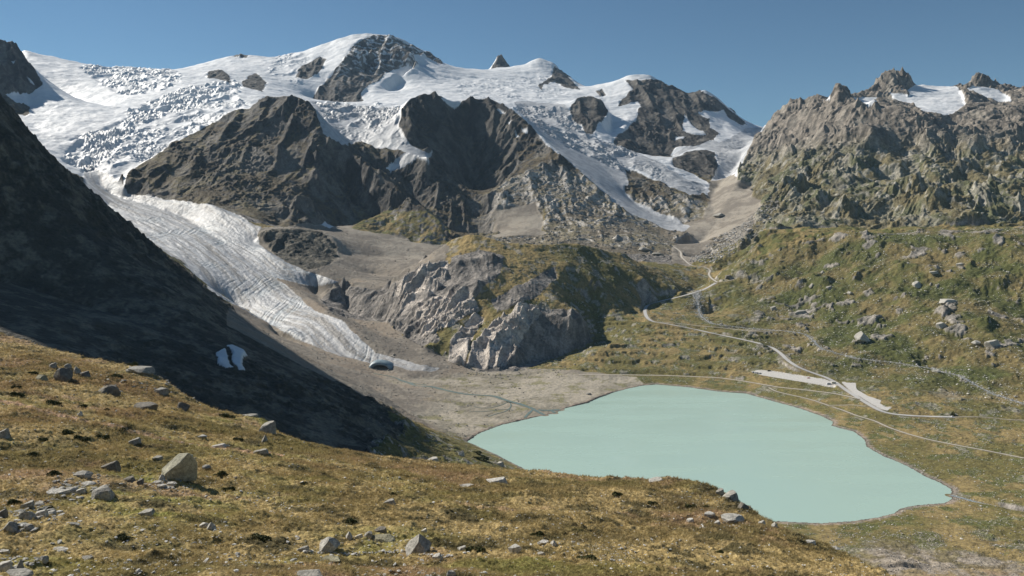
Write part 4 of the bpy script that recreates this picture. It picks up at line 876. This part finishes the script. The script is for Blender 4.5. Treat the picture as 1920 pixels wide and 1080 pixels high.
def hull_rock(px, py, pts, sc_, label, seed, c):
    b = bmesh.new()
    for p in pts: b.verts.new(p)
    r_ = bmesh.ops.convex_hull(b, input=b.verts); b.faces.ensure_lookup_table()
    bmesh.ops.bevel(b, geom=list(b.edges), offset=.07, segments=1, affect='EDGES')
    bmesh.ops.triangulate(b, faces=b.faces[:])
    for _ in range(4): bmesh.ops.subdivide_edges(b, edges=[e for e in b.edges if e.calc_length() > .22], cuts=1, use_grid_fill=False); bmesh.ops.triangulate(b, faces=b.faces[:])
    b.normal_update(); v = np.array([q.co[:] for q in b.verts]); n_ = np.array([q.normal[:] for q in b.verts]); f = np.array([[q.index for q in p.verts] for p in b.faces]); b.free()
    k = octaves((v[:, 0]*1.0+v[:, 2]*.7+seed)[None], (v[:, 1]-v[:, 2]*.5)[None], 1.1, 5, 33, .6)[0]; k2 = octaves((v[:, 0]*.5+v[:, 1]*.3)[None], (v[:, 2]*3+v[:, 0]*1.6)[None], .8, 3, 35, .5, 'ridge')[0]
    v = (v+n_*(k*.10+k2*.04)[:, None])*sc_
    x, y, z = pick(px, py, 58, 300); cc = np.tile(np.array(c), (len(v), 1))*(1+.2*k[:, None])
    o = raw_mesh('boulder', v, f, cc, MAT['near_stone'], label, 'rock', None); o.location = (x, y, z)
bx_, by_, bz_ = pick(332, 900, 58, 300)
hull_rock(332, 900, [(1.6,0,3.75),(-.25,1.0,3.35),(1.2,1.6,3.2),(-2.4,.6,1.35),(-2.5,.6,-.6),(.65,-.75,2.55),(-1.15,-1.2,1.15),(-1.0,-.7,-.5),(.7,.05,-.4),(1.75,.55,.0),(2.4,.8,2.3),(2.3,1.1,-.4),(0,2.4,-.5),(2.0,2.1,1.6),(-1.6,-.4,.9),(-1.7,1.8,.4)], by_/107*.97, 'largest foreground boulder with a sunlit slanting top and dark front face', 5, (.33,.315,.235))
boulder(758, 808, 993, 1032, 'second largest foreground boulder, pointed, grey with a dark right side, above the stone row', 8, 'peak', 'grey', sub=4)
BL = [(598,637,1000,1029,'pyramid shaped grey boulder at the left end of the stone row','peak','pale'),(559,580,1020,1032,'small squat block just left of the pyramid boulder','block','grey'),(697,741,999,1013,'low lichen covered slab left of the pointed boulder','slab','olive'),(682,699,992,1008,'upright dark block beside the lichen covered slab','block','grey'),(666,681,998,1008,'small whitish block left of the upright dark block','block','pale'),(647,661,991,1010,'thin upright pale stone above the stone row','peak','pale'),
(702,726,984,997,'dark low stone behind the lichen covered slab','block','dark'),(790,801,988,997,'small pale stone behind the pointed boulder','block','pale'),(810,831,1034,1050,'grey rounded rock below the pointed boulder','block','pale'),(857,876,1020,1031,'split pale stone right of the pointed boulder','block','pale'),(952,979,1018,1032,'light grey slanted rock right of the split stone','block','pale'),(1004,1022,1032,1041,'small grey stone right of the light grey slanted rock','block','grey'),
(911,954,891,906,'long whitish rock on the grass below the lake','block','white'),(861,888,906,913,'flat pale slab left of the long whitish rock','slab','white'),(1007,1030,1010,1018,'cluster of thin white slabs on the lower middle turf, left piece','slab','white'),(1032,1044,1010,1021,'upright white slab in the lower middle turf','peak','white'),(719,742,932,946,'low grey rock in the middle of the grass slope','block','grey'),(837,855,1064,1079,'round pale stone at the bottom edge of the picture','dome','pale'),
(1216,1243,893,903,'pale rock on the slope edge above the lake water','block','pale'),(1340,1358,912,926,'left block of the dark crag on the slope edge','block','grey'),(1354,1384,915,937,'big dark block of the crag on the slope edge','block','grey'),(1380,1404,938,952,'dark rounded block below the crag on the slope edge','dome','dark'),(1352,1396,957,977,'long pale slab lying right below the crag','slab','pale'),(1319,1341,955,967,'smaller pale slab left of the long slab below the crag','slab','white'),(1286,1301,969,979,'bright cube shaped stone on the right grass slope','block','white'),(1337,1351,974,982,'bright stone under the two pale slabs','block','white'),
(1422,1436,973,984,'pale stone on the slope edge right of the slabs','block','pale'),(1447,1458,976,988,'upright pale stone on the lower slope edge','peak','pale'),(1503,1529,1009,1019,'flat light slab low on the slope edge','slab','white'),(1553,1577,1021,1031,'lowest flat slab on the slope edge','slab','white'),
(483,518,781,813,'square grey block jutting from the slope edge above the black shadow','block','grey'),(455,484,771,779,'flat grey slab topping the slope edge beside the square block','slab','grey'),(489,502,811,828,'upright grey stone below the square block','peak','grey'),(476,505,837,849,'knobbly low rock heap on the upper slope','block','grey'),(398,426,829,840,'low heap of pale stones above the big boulder','block','pale'),(369,389,814,819,'small flat whitish slab on the upper slope','slab','white'),(243,263,817,832,'hat shaped grey stone left of the upper slope heap','block','grey'),
(103,137,682,711,'big rounded dark boulder near the left ridge','dome','dark'),(137,152,682,700,'smaller rounded boulder right of the big dark one','dome','grey'),(121,135,679,690,'small rounded boulder behind the big dark one','dome','grey'),(92,107,676,690,'slanted grey stone left of the big dark boulder','block','grey'),(66,92,698,714,'low olive rock left of the big dark boulder','dome','olive'),(150,170,692,706,'dark low stone right of the rounded pair','block','dark'),(240,288,678,700,'flat grey slab outcrop on the left slope edge','slab','grey'),(236,258,688,697,'low slab under the flat outcrop on the left slope edge','slab','pale'),(288,316,718,738,'grey slab at the slope edge above the shaded valley','slab','grey'),
(183,227,714,739,'half buried dark hump on the left slope','dome','dark'),(250,296,745,768,'dark ledge right of the half buried hump','slab','dark'),(333,358,749,768,'dark rock under the slope edge','dome','dark'),(-8,18,797,822,'layered grey boulder on the left picture edge','block','grey'),(144,156,768,778,'little pale upright stone beside the footpath','peak','pale'),
(192,226,857,882,'dark wedge boulder left of the big leaning boulder','block','dark'),(138,172,876,893,'stack of grey slabs left of the dark wedge','slab','grey'),(232,256,890,903,'dark stone with a pale rim right of the dark wedge','block','dark'),(256,270,894,908,'small dark block touching the pale rimmed stone','block','dark'),(173,215,905,932,'large grey block in the left boulder field','block','grey'),(143,163,911,925,'cube shaped pale block left of the large grey one','block','pale'),(150,178,900,911,'pale broken slab above the cube shaped block','slab','pale'),(88,130,913,926,'row of flat slabs in the left boulder field','slab','pale'),(118,144,910,921,'thin slab beside the row of flat slabs','slab','grey'),
(40,66,934,952,'upper block of the heap near the left edge','block','grey'),(38,66,952,972,'round topped block in the heap near the left edge','dome','grey'),(64,86,937,949,'slab on top of the heap near the left edge','slab','grey'),(66,90,951,968,'split block on the right of the heap near the left edge','block','pale'),(90,106,953,966,'small block at the right end of the left heap','block','pale'),(5,34,972,992,'wedge shaped grey block below the left heap','peak','grey'),(44,62,978,990,'flat stone right of the wedge shaped block','slab','grey'),(-6,14,948,972,'dark block cut by the left picture edge','block','dark'),
(258,290,952,965,'dark rock with a pale cap below the big leaning boulder','block','grey'),(374,392,976,990,'left rock of the pair below the big boulder','block','pale'),(388,405,974,992,'right pointed rock of the pair below the big boulder','peak','pale'),(70,92,1037,1051,'rounded lone rock near the bottom left corner','dome','grey'),(28,47,1042,1067,'pointed grey rock in the bottom left corner','peak','grey'),(-4,27,1044,1066,'broken blocks cut by the left edge at the bottom','block','pale'),(8,62,1062,1082,'long slab in the bottom left corner','slab','grey'),(154,174,1039,1049,'flat grey stone near the bottom left','slab','grey'),(137,150,1064,1074,'small bluish stone at the bottom left','block','pale'),(95,128,1024,1034,'long thin slab lying in the lower left grass','slab','pale'),(0,20,1026,1036,'flat slab on the left edge near the bottom','slab','pale'),
(600,640,1040,1051,'flat striped slab under the pyramid boulder','slab','olive'),(557,606,1070,1080,'dark layered slab at the bottom edge','slab','grey'),(285,303,896,908,'small slab at the foot of the big boulder, left','slab','pale'),(292,312,904,914,'lower slab of the pile at the foot of the big boulder','slab','pale'),(300,322,908,918,'front slab of the pile at the foot of the big boulder','slab','grey'),(313,330,900,909,'slab under the front face of the big boulder','slab','pale'),(297,310,886,900,'upright fragment leaning on the big boulder','peak','pale'),(380,396,866,880,'thin grey slab standing right of the big boulder','slab','grey'),(286,305,851,861,'slab behind the big boulder on the left','slab','grey')]
for i, (a, b, c, d, lab, shp, tone) in enumerate(BL): boulder(a, b, c, d, lab, 40+i, shp, tone)
for i, (a, b, c, d, lab, shp, tone) in enumerate([(797,823,854,866,'pale flat rock at the edge where grass meets the moraine','block','pale'),(931,946,862,873,'pale boulder on the green end of the moraine','block','pale'),(859,871,841,854,'round cream boulder on the moraine crest by the lake','dome','white')]): boulder(a, b, c, d, lab, 300+i, shp, tone, d0=340, d1=1100)
def outcrop(a, b, c, d, lab, seed, shp, tone):
    k = .62; m_ = (a+b)/2; hw = (b-a)/2*k; top = d-(d-c)*k
    o = boulder(m_-hw, m_+hw, top+(d-c)*.15, d-(d-c)*.15, lab, seed, shp, tone, d0=650, d1=3000, name='rock_outcrop' if b-a > 18 else 'boulder')
    return o
for i, (a, b, c, d, lab, shp, tone) in enumerate([(1594,1638,582,645,'long slanting pale outcrop on the right hillside','peak','pale'),(1750,1777,578,620,'narrow pale cliff outcrop above the right flats','block','pale'),(1838,1880,606,655,'large rounded yellowish outcrop with a dark right side','block','pale'),(1815,1842,622,648,'pale outcrop left of the large yellowish one','dome','pale'),(1704,1738,506,540,'round pale outcrop high on the green hillside','dome','pale'),(1736,1762,497,515,'small outcrop beside the round pale one','block','pale'),(1513,1532,512,542,'steep grey outcrop on the middle hillside','peak','grey'),(1535,1550,494,515,'narrow grey outcrop above the steep one','peak','grey'),(1545,1565,520,545,'dark outcrop right of the steep grey one','block','grey'),(1480,1520,568,590,'low grey outcrop above the brook','block','grey'),(1440,1460,555,585,'dark outcrop above the brook bend','block','grey'),(1790,1812,478,502,'upper pale crag on the right hillside','block','pale'),(1585,1603,538,552,'small white crag in the green hollow','peak','pale'),(1750,1800,545,570,'broken pale crag in the green hollow','block','pale'),(1745,1768,686,699,'pale boulder standing by the brook','dome','pale'),(1355,1378,502,524,'dark overhanging boulder beside the track','block','dark'),(1347,1357,598,610,'grey rock at the edge of the brook','block','grey'),(1095,1112,726,742,'dark upright rock on the delta','block','grey'),(1330,1372,384,408,'brown crag on the debris of the upper valley','peak','grey'),(1190,1226,445,474,'rounded grey rock face at the foot of the sunny spur','dome','grey'),(1215,1250,463,480,'small rounded grey knob in the upper valley','dome','grey')]): outcrop(a, b, c, d, lab, 330+i, shp, tone)
# loose stones of the near slope, one object each, largest first
nearm = (Y > 58) & (Y < 262) & (PX > -10) & (PX < 1700) & (PY0 < 1100)
rr_ = np.random.RandomState(55)
clu = smooth(.0, .6, octaves(X, Y, 22, 4, 261, .6, rmax=rmax))+.25
N_IND = 180
zx, zy, zz = scatter(nearm & (PY < 1078) & (PY > 640), N_IND, 91, clu/np.maximum(Y, 60)**1.6)
zs = psize(N_IND, .26, .7, 92, 2.5)
shapes = [rock_shape(700+k, 2, None, 11) for k in range(12)]
tones = [('pale', (.42,.41,.375)), ('grey', (.27,.265,.245)), ('whitish', (.55,.53,.50))]
protos = {}
for k in range(12):
    for ti, (tn, tc_) in enumerate(tones):
        v, f = shapes[k]; me = None; protos[(k, ti)] = None
LM = [((a+b)/2, d, lab) for a, b, c, d, lab, _s, _t in BL]+[(331, 902, 'largest foreground boulder'), (783, 1032, 'second largest foreground boulder')]
def short(l):
    w_ = l.split()
    for stop in ('with', 'above', 'below', 'beside', 'left', 'right', 'behind', 'near', 'on', 'in', 'at', 'under', 'of', 'touching', 'lying', 'along', 'cut', 'jutting', 'topping', 'leaning', 'through'):
        if stop in w_[2:]: w_ = w_[:2+w_[2:].index(stop)]
    return ' '.join(w_).rstrip(',')
USED = {}
def name_stone(tone, x, y, z):
    p = CX+F*x/y; q_ = HY+(CAMZ-z)/y*F
    dd = sorted((math.hypot(p-a, (q_-b)*1.6), a, b, l) for a, b, l in LM)
    for dist_, a, b, l in dd:
        dx, dy = p-a, (q_-b)*1.6
        d_ = ('right of' if dx > 0 else 'left of') if abs(dx) > abs(dy) else ('below' if dy > 0 else 'above')
        near_ = 'just ' if dist_ < 40 else ('some way ' if dist_ < 110 else 'far ')
        t_ = 'small '+tone+' loose stone '+near_+d_+' the '+l
        if len(t_.split()) > 16: t_ = 'small '+tone+' stone '+near_+d_+' the '+short(l)
        if len(t_.split()) <= 16 and t_ not in USED: USED[t_] = 1; return t_
    return t_
for i in range(N_IND):
    k = i % 12; ti = rr_.randint(0, 3)
    if protos[(k, ti)] is None:
        v, f = shapes[k]; cc = np.tile(np.array(tones[ti][1]), (len(v), 1))
        o = raw_mesh('stone', v*.5, f, cc, MAT['near_stone'], '', 'stone', None); protos[(k, ti)] = o
    else:
        o = protos[(k, ti)].copy(); COL.objects.link(o)
    o.location = (zx[i], zy[i], zz[i]+zs[i]*.12); o.scale = (zs[i]*rr_.uniform(.8, 1.5), zs[i]*rr_.uniform(.7, 1.1), zs[i]*rr_.uniform(.4, .95)); o.rotation_euler = (rr_.normal(0, .15), rr_.normal(0, .15), rr_.rand()*6.28)
    o['label'] = name_stone(tones[ti][0], zx[i], zy[i], zz[i]); o['group'] = 'loose stones on the near slope'; o['category'] = 'stone'
x, y, z = scatter(nearm, 13000, 93, clu/np.maximum(Y, 60)**.9); bulk('small_stones', 'countless small pale stones in the turf of the near slope', 'rocks', x, y, z, psize(13000, .13, .5, 94, 2.4), 95, MAT['near_stone'], (.42,.41,.37), (.68,.66,.62), 1)
def heap(cx_, cy_, sx_, sy_, n, a, b, seed, label):
    r = np.random.RandomState(seed); P = np.array([pick(cx_+r.normal()*sx_, cy_+r.normal()*sy_, 58, 300) for _ in range(n)])
    bulk('stone_heap', label, 'stones', P[:, 0], P[:, 1], P[:, 2], psize(n, a, b, seed), seed, MAT['near_stone'], (.24,.235,.21), (.48,.46,.42), 2, (.3, .7))
heap(308, 908, 12, 6, 60, .25, .8, 501, 'heap of small slabs spilled at the foot of the big boulder')
heap(150, 915, 35, 12, 90, .3, 1.0, 502, 'litter of broken slabs through the left boulder field')
heap(55, 960, 35, 18, 90, .3, .9, 503, 'litter of broken stones round the heap near the left edge')
heap(20, 1055, 30, 12, 50, .2, .6, 504, 'broken stones round the rocks in the bottom left corner')
heap(1320, 935, 45, 12, 140, .2, .8, 505, 'stony ground on the slope edge beside the crag')
heap(280, 715, 45, 18, 120, .3, 1.2, 506, 'stony ground under the left slope edge')
# the low row of stones across the grass
r_ = np.random.RandomState(9); P = []
for t_ in np.linspace(0, 1, 150):
    a_ = 560+t_*275; P.append(pick(a_+r_.normal()*2, np.interp(a_, [560,640,700,760,800,835], [1032,1040,1036,1034,1040,1046])+r_.normal()*1.6, 58, 300))
P = np.array(P); bulk('stone_row', 'low row of small pale stones crossing the lower grass slope', 'stones', P[:, 0], P[:, 1], P[:, 2], psize(150, .18, .45, 97), 98, MAT['near_stone'], (.38,.37,.34), (.6,.58,.54), 1)
print('rocks', round(time.time()-T0, 1))
# ------------------------------------------------------------------ grass tufts on the near slope
def tufts(n, seed):
    r = np.random.RandomState(seed)
    x, y, z = scatter((Y > 50) & (Y < 262) & (PX > -60) & (PX < 1760) & (fpd > .8), n, seed, (1/np.maximum(Y, 50)**1.25)*(.5+smooth(-.3, .3, n2)))
    ri = np.clip(np.searchsorted(Ds, y), 0, NR-1); ci = np.clip(np.searchsorted(pxs, CX+F*x/y), 0, NC-1)
    cc = col[ri, ci]; nb = 6
    a = r.rand(n, nb)*6.283; lean = r.uniform(.15, .8, (n, nb)); hgt = (r.uniform(.16, .42, n)*np.clip(y/110, .85, 1.5))[:, None]*r.uniform(.7, 1.2, (n, nb)); wd = .018*np.clip(y/80, .8, 2.6)[:, None]*r.uniform(.7, 1.4, (n, nb))
    spread = r.uniform(0, .12, (n, nb))*np.clip(y/90, .8, 2)[:, None]
    bx = x[:, None]+np.cos(a)*spread; by = y[:, None]+np.sin(a)*spread; bz = np.repeat(z[:, None]-.03, nb, 1)
    px_, py_ = -np.sin(a), np.cos(a)
    p0 = np.stack([bx-px_*wd, by-py_*wd, bz], -1); p1 = np.stack([bx+px_*wd, by+py_*wd, bz], -1); wind = .10
    p2 = np.stack([bx+np.cos(a)*hgt*lean+wind, by+np.sin(a)*hgt*lean-.03, bz+hgt], -1)
    V = np.stack([p0, p1, p2], 2).reshape(-1, 3); Fc = np.arange(n*nb*3).reshape(-1, 3)
    straw = np.array([.50,.41,.20]); t = r.rand(n, 1)**1.3*.7; c = cc*(1-t)+straw*t; c *= r.uniform(.75, 1.25, (n, 1))
    return raw_mesh('grass', V, Fc, np.repeat(np.clip(c, 0, 1), nb*3, 0), MAT['blade'], 'dry ochre and green alpine grass on the near slope', 'grass', 'stuff')
bm_ = bpy.data.materials.new('grass_blades'); bm_.use_nodes = True; t = bm_.node_tree; b = t.nodes['Principled BSDF']; b.inputs['Roughness'].default_value = .8; b.inputs['Specular IOR Level'].default_value = .15
at = N(t, 'ShaderNodeAttribute', attribute_name='ground_cover'); t.links.new(at.outputs['Color'], b.inputs['Base Color'])
tr = N(t, 'ShaderNodeBsdfTranslucent'); t.links.new(at.outputs['Color'], tr.inputs['Color']); mx = N(t, 'ShaderNodeMixShader'); mx.inputs[0].default_value = .35
t.links.new(b.outputs[0], mx.inputs[1]); t.links.new(tr.outputs[0], mx.inputs[2]); t.links.new(mx.outputs[0], t.nodes['Material Output'].inputs['Surface'])
MAT['blade'] = bm_
tufts(210000, 600)
# ------------------------------------------------------------------ dwarf shrubs
MAT['leaf'] = noisy('shrub_leaves', (.045,.055,.018), (.12,.12,.045), 5, .8, 0)
def shrub(px, py, w, hh, label, seed, d0=58, d1=300, name='dwarf_shrub', nleaf=1500):
    x, y, z = pick(px, py, d0, d1); W_ = w/F*y; H_ = hh/F*y; r = np.random.RandomState(seed)
    d = r.normal(size=(nleaf, 3)); d /= np.linalg.norm(d, axis=1)[:, None]; d[:, 2] = np.abs(d[:, 2]); rad = r.uniform(.35, 1.0, nleaf)[:, None]**.6
    lump = .85+.2*np.sin(d[:, 0:1]*5+seed)+.15*np.cos(d[:, 1:2]*6)
    p = d*rad*lump*np.array([W_*.42, W_*.36, H_*.6]); s = W_*.038*r.uniform(.6, 1.5, nleaf)
    u = r.normal(size=(nleaf, 3)); u /= np.linalg.norm(u, axis=1)[:, None]; q_ = np.cross(u, r.normal(size=(nleaf, 3))); q_ /= np.linalg.norm(q_, axis=1)[:, None]
    V = np.stack([p-u*s[:, None], p+q_*s[:, None]*.6, p+u*s[:, None], p-q_*s[:, None]*.6], 1).reshape(-1, 3)
    o = raw_mesh(name, V, np.arange(nleaf*4).reshape(-1, 4), np.zeros((len(V), 3)), MAT['leaf'], label, 'shrub', None); o.location = (x, y, z-.05)
    return o
for i, (a, b, w, hh, lab) in enumerate([(415,893,40,16,'dark green shrub right of the big leaning boulder'),(96,758,42,13,'wide dark shrub just above the footpath'),(30,742,34,12,'dark shrub at the left end of the footpath'),(30,728,26,10,'dark shrub near the left edge above the footpath end'),(60,702,30,10,'dark shrub left of the big rounded boulder'),(155,763,26,8,'low brown green shrub above the path middle'),(200,770,22,8,'small shrub under the dark ledge'),(125,812,34,11,'dark shrub below the footpath, left of three'),(150,825,42,14,'biggest dark shrub below the footpath'),(190,822,36,12,'dark shrub below the footpath, right of three'),(80,826,26,10,'dark shrub on the lower left below the path'),(228,806,24,7,'narrow shrub touching the footpath'),(60,855,36,13,'dark shrub above the left boulder field'),(100,890,38,13,'dark hollow shrub beside the slab stack'),(25,945,38,15,'dark shrub left of the heap near the left edge'),(445,825,26,8,'shrub on the upper middle slope near the edge'),(570,908,20,8,'shrub in the middle of the slope beside a pale stone'),(430,918,34,9,'low shrub below the dark green shrub'),(1010,1003,36,11,'bright lone green shrub in the lower middle'),(735,927,24,7,'small shrub above the low grey rock'),(1155,928,28,11,'dark shrub near the slope edge above the lake'),(1222,945,26,10,'dark shrub left of the pale slabs'),(1295,952,30,12,'round dark shrub above the bright cube stone'),(1322,952,22,9,'dark shrub between round shrub and slabs'),(1350,1036,22,8,'small dark shrub low on the right slope'),(655,977,36,8,'dark shrubs above the pyramid boulder'),(225,1008,46,7,'long dark shrub strip in the lower left'),(480,1010,60,9,'long dark shrub strip in the lower middle left'),(890,1032,50,9,'dark shrub strip between split stone and pointed boulder'),(1100,1050,60,10,'long shrub strip near the bottom middle'),(250,680,28,9,'low shrub above the slab outcrop on the left'),(215,708,44,10,'olive shrub strip left of the slab outcrop'),(420,783,50,11,'olive shrub left of the square block')]): shrub(a, b, w, hh, lab, 900+i)
shrub(1787, 779, 12, 14, 'lone dark bush at the right end of the road', 950, 600, 2000, 'bush')
for i, (a, b, w, hh, lab) in enumerate([(900,862,44,10,'green shrub on the moraine end above the lake'),(895,850,26,7,'small green shrub above the moraine end shrub')]): shrub(a, b, w, hh, lab, 960+i, 340, 1100)
# ------------------------------------------------------------------ parked vehicles
glass = plain('vehicle_glass', (.02,.025,.03), .1, .5); tyre = plain('tyre_rubber', (.02,.02,.02), .8); hub = plain('wheel_metal', (.4,.4,.42), .4, .5); lampm = plain('headlight_glass', (.7,.7,.68), .2, .5)
def box_prism(prof, w, taper=1.0):
    n = len(prof); zt = max(p[1] for p in prof); zb = min(p[1] for p in prof)
    v = [(p[0], -w/2*(1-(1-taper)*(p[1]-zb)/(zt-zb)), p[1]) for p in prof]+[(p[0], w/2*(1-(1-taper)*(p[1]-zb)/(zt-zb)), p[1]) for p in prof]
    f = [tuple(range(n))[::-1], tuple(range(n, 2*n))]+[(i, (i+1) % n, n+(i+1) % n, n+i) for i in range(n)]
    return v, f
def vehicle(px, py, ang, colr, kindn, label, dims):
    x, y, z = pick(px, py, 1000, 1700); z = float(hz(np.array([x]), np.array([y]))[0])+.1
    L_, W_, H_ = dims; root = bpy.data.objects.new(kindn, None); COL.objects.link(root); root.location = (x, y, z); root.rotation_euler = (0, 0, ang); root['label'] = label; root['category'] = 'car' if 'car' in kindn else 'van'
    pm = plain('paint_'+label.split()[1 if label.startswith('small') else 0], colr, .3, .5)
    if kindn == 'parked_car':
        body = [(-.5*L_,.3),(.5*L_,.3),(.5*L_,.52*H_),(.46*L_,.6*H_),(.22*L_,.64*H_),(.10*L_,.97*H_),(-.25*L_,H_),(-.42*L_,.66*H_),(-.5*L_,.62*H_)]; win = [(.19*L_,.66*H_),(.09*L_,.93*H_),(-.24*L_,.95*H_),(-.38*L_,.67*H_)]
    else:
        body = [(-.5*L_,.35),(.5*L_,.35),(.5*L_,.42*H_),(.44*L_,.5*H_),(.34*L_,.85*H_),(.28*L_,H_),(-.5*L_,H_)]; win = [(.41*L_,.52*H_),(.33*L_,.82*H_),(-.42*L_,.82*H_),(-.42*L_,.55*H_)]
    def part(nm, vf, m, loc=(0, 0, 0)):
        o = mesh_obj(nm, vf[0], vf[1], m); o.parent = root; o.location = loc; return o
    part('body', box_prism(body, W_, .86), pm); part('window', box_prism(win, W_*.93 if kindn == 'parked_car' else W_*.96), glass)
    for sx in (-.31, .31):
        for sy in (-1, 1):
            vs = []; m_ = 14
            for yy in (-.11, .11):
                for k in range(m_): vs.append((.33*math.cos(k*6.2832/m_), yy, .33+.33*math.sin(k*6.2832/m_)))
            fs = [tuple(range(m_))[::-1], tuple(range(m_, 2*m_))]+[(k, (k+1) % m_, m_+(k+1) % m_, m_+k) for k in range(m_)]
            wh = part('wheel', (vs, fs), tyre, (sx*L_, sy*(W_/2-.06), 0))
            vs2 = [(p[0]*.55, p[1]*1.08, (p[2]-.33)*.55+.33) for p in vs]; rm = mesh_obj('rim', vs2, fs, hub); rm.parent = wh
    for sy in (-1, 1):
        e = .08; q_ = [(.5*L_+.02, sy*W_*.36+e*a, .48*H_*(.9 if kindn == 'parked_car' else .75)+e*b) for a, b in ((-1.4,-1),(1.4,-1),(1.4,1),(-1.4,1))]+[(.5*L_-.1, sy*W_*.36+e*a, .48*H_*(.9 if kindn == 'parked_car' else .75)+e*b) for a, b in ((-1.4,-1),(1.4,-1),(1.4,1),(-1.4,1))]
        part('headlight', (q_, [(0,1,2,3),(7,6,5,4),(0,4,5,1),(1,5,6,2),(2,6,7,3),(3,7,4,0)]), lampm)
vehicle(1516, 709.5, 2.75, (.45,.02,.03), 'parked_car', 'red car alone at the upper edge of the gravel parking area', (4.3,1.8,1.5))
vehicle(1442, 696.3, 2.7, (.015,.015,.02), 'parked_van', 'black van at the upper left of the parking area', (5.6,2.0,2.1))
vehicle(1413, 698.5, .2, (.10,.12,.16), 'parked_car', 'dark blue car leftmost in the row of parked cars', (4.2,1.8,1.5))
vehicle(1417, 699.4, .2, (.55,.56,.58), 'parked_car', 'silver car second from the left in the row of parked cars', (4.2,1.8,1.45))
vehicle(1421, 700.2, .2, (.03,.03,.035), 'parked_car', 'black car third in the row of parked cars', (4.3,1.8,1.5))
vehicle(1425.5, 700.6, .2, (.2,.21,.22), 'parked_car', 'grey car at the right end of the row of parked cars', (4.3,1.8,1.5))
vehicle(1554, 721, 2.9, (.75,.76,.78), 'camper_van', 'white camper van at the entrance of the parking area', (6.4,2.2,2.8))
vehicle(1563, 719.5, 2.9, (.72,.69,.58), 'camper_van', 'cream camper van beside the road junction', (7.2,2.3,2.9))
vehicle(1786, 782, .1, (.7,.7,.7), 'parked_car', 'small white car beside the lone bush at the end of the road', (4.0,1.7,1.5))
# ------------------------------------------------------------------ ice cave at the snout
cx_, cy_, cz_ = pick(712, 692, 1300, 1600)
vo = []; fo = []; m_ = 18
for j, (rw, rh, dy, dz) in enumerate(((21, 12.5, 24, 1.5), (20, 12.5, 3, .5), (15.5, 8.6, 0, 0), (13, 7, 10, -.5), (8, 4, 20, -.5))):
    for k in range(m_+1):
        a = math.pi*k/m_; vo.append((rw*math.cos(a)*(1+.05*math.sin(5*a+j)), dy, rh*math.sin(a)*(1+.07*math.sin(3*a+1))-1.2+dz))
for j in range(4):
    for k in range(m_): fo.append((j*(m_+1)+k, j*(m_+1)+k+1, (j+1)*(m_+1)+k+1, (j+1)*(m_+1)+k))
cave = mesh_obj('ice_cave', vo, fo, noisy('cave_ice', (.16,.22,.25), (.30,.38,.42), .12, .4, .5, .4), True)
cave.location = (cx_, cy_, cz_); cave['kind'] = 'structure'; cave['label'] = 'bluish ice cave mouth at the end of the glacier tongue'; cave['category'] = 'ice cave'
#HAZE#
HZ = 1.6e-5
bz = mesh_obj('haze', [(sx*9500, -300 if sy < 0 else 8900, zz) for zz in (-60, 1680) for sx, sy in ((-1,-1),(1,-1),(1,1),(-1,1))], [(3,2,1,0),(4,5,6,7),(0,1,5,4),(1,2,6,5),(2,3,7,6),(3,0,4,7)], bpy.data.materials.new('air'))
hm = bz.data.materials[0]; hm.use_nodes = True; t = hm.node_tree
for n_ in list(t.nodes):
    if n_.type == 'BSDF_PRINCIPLED': t.nodes.remove(n_)
pv = N(t, 'ShaderNodeVolumePrincipled'); pv.inputs['Color'].default_value = (.50,.74,1,1); pv.inputs['Density'].default_value = HZ; pv.inputs['Anisotropy'].default_value = .1
t.links.new(pv.outputs[0], t.nodes['Material Output'].inputs['Volume'])
bz['kind'] = 'stuff'; bz['label'] = 'thin blue mountain haze'; bz['category'] = 'haze'
print('done', round(time.time()-T0, 1))
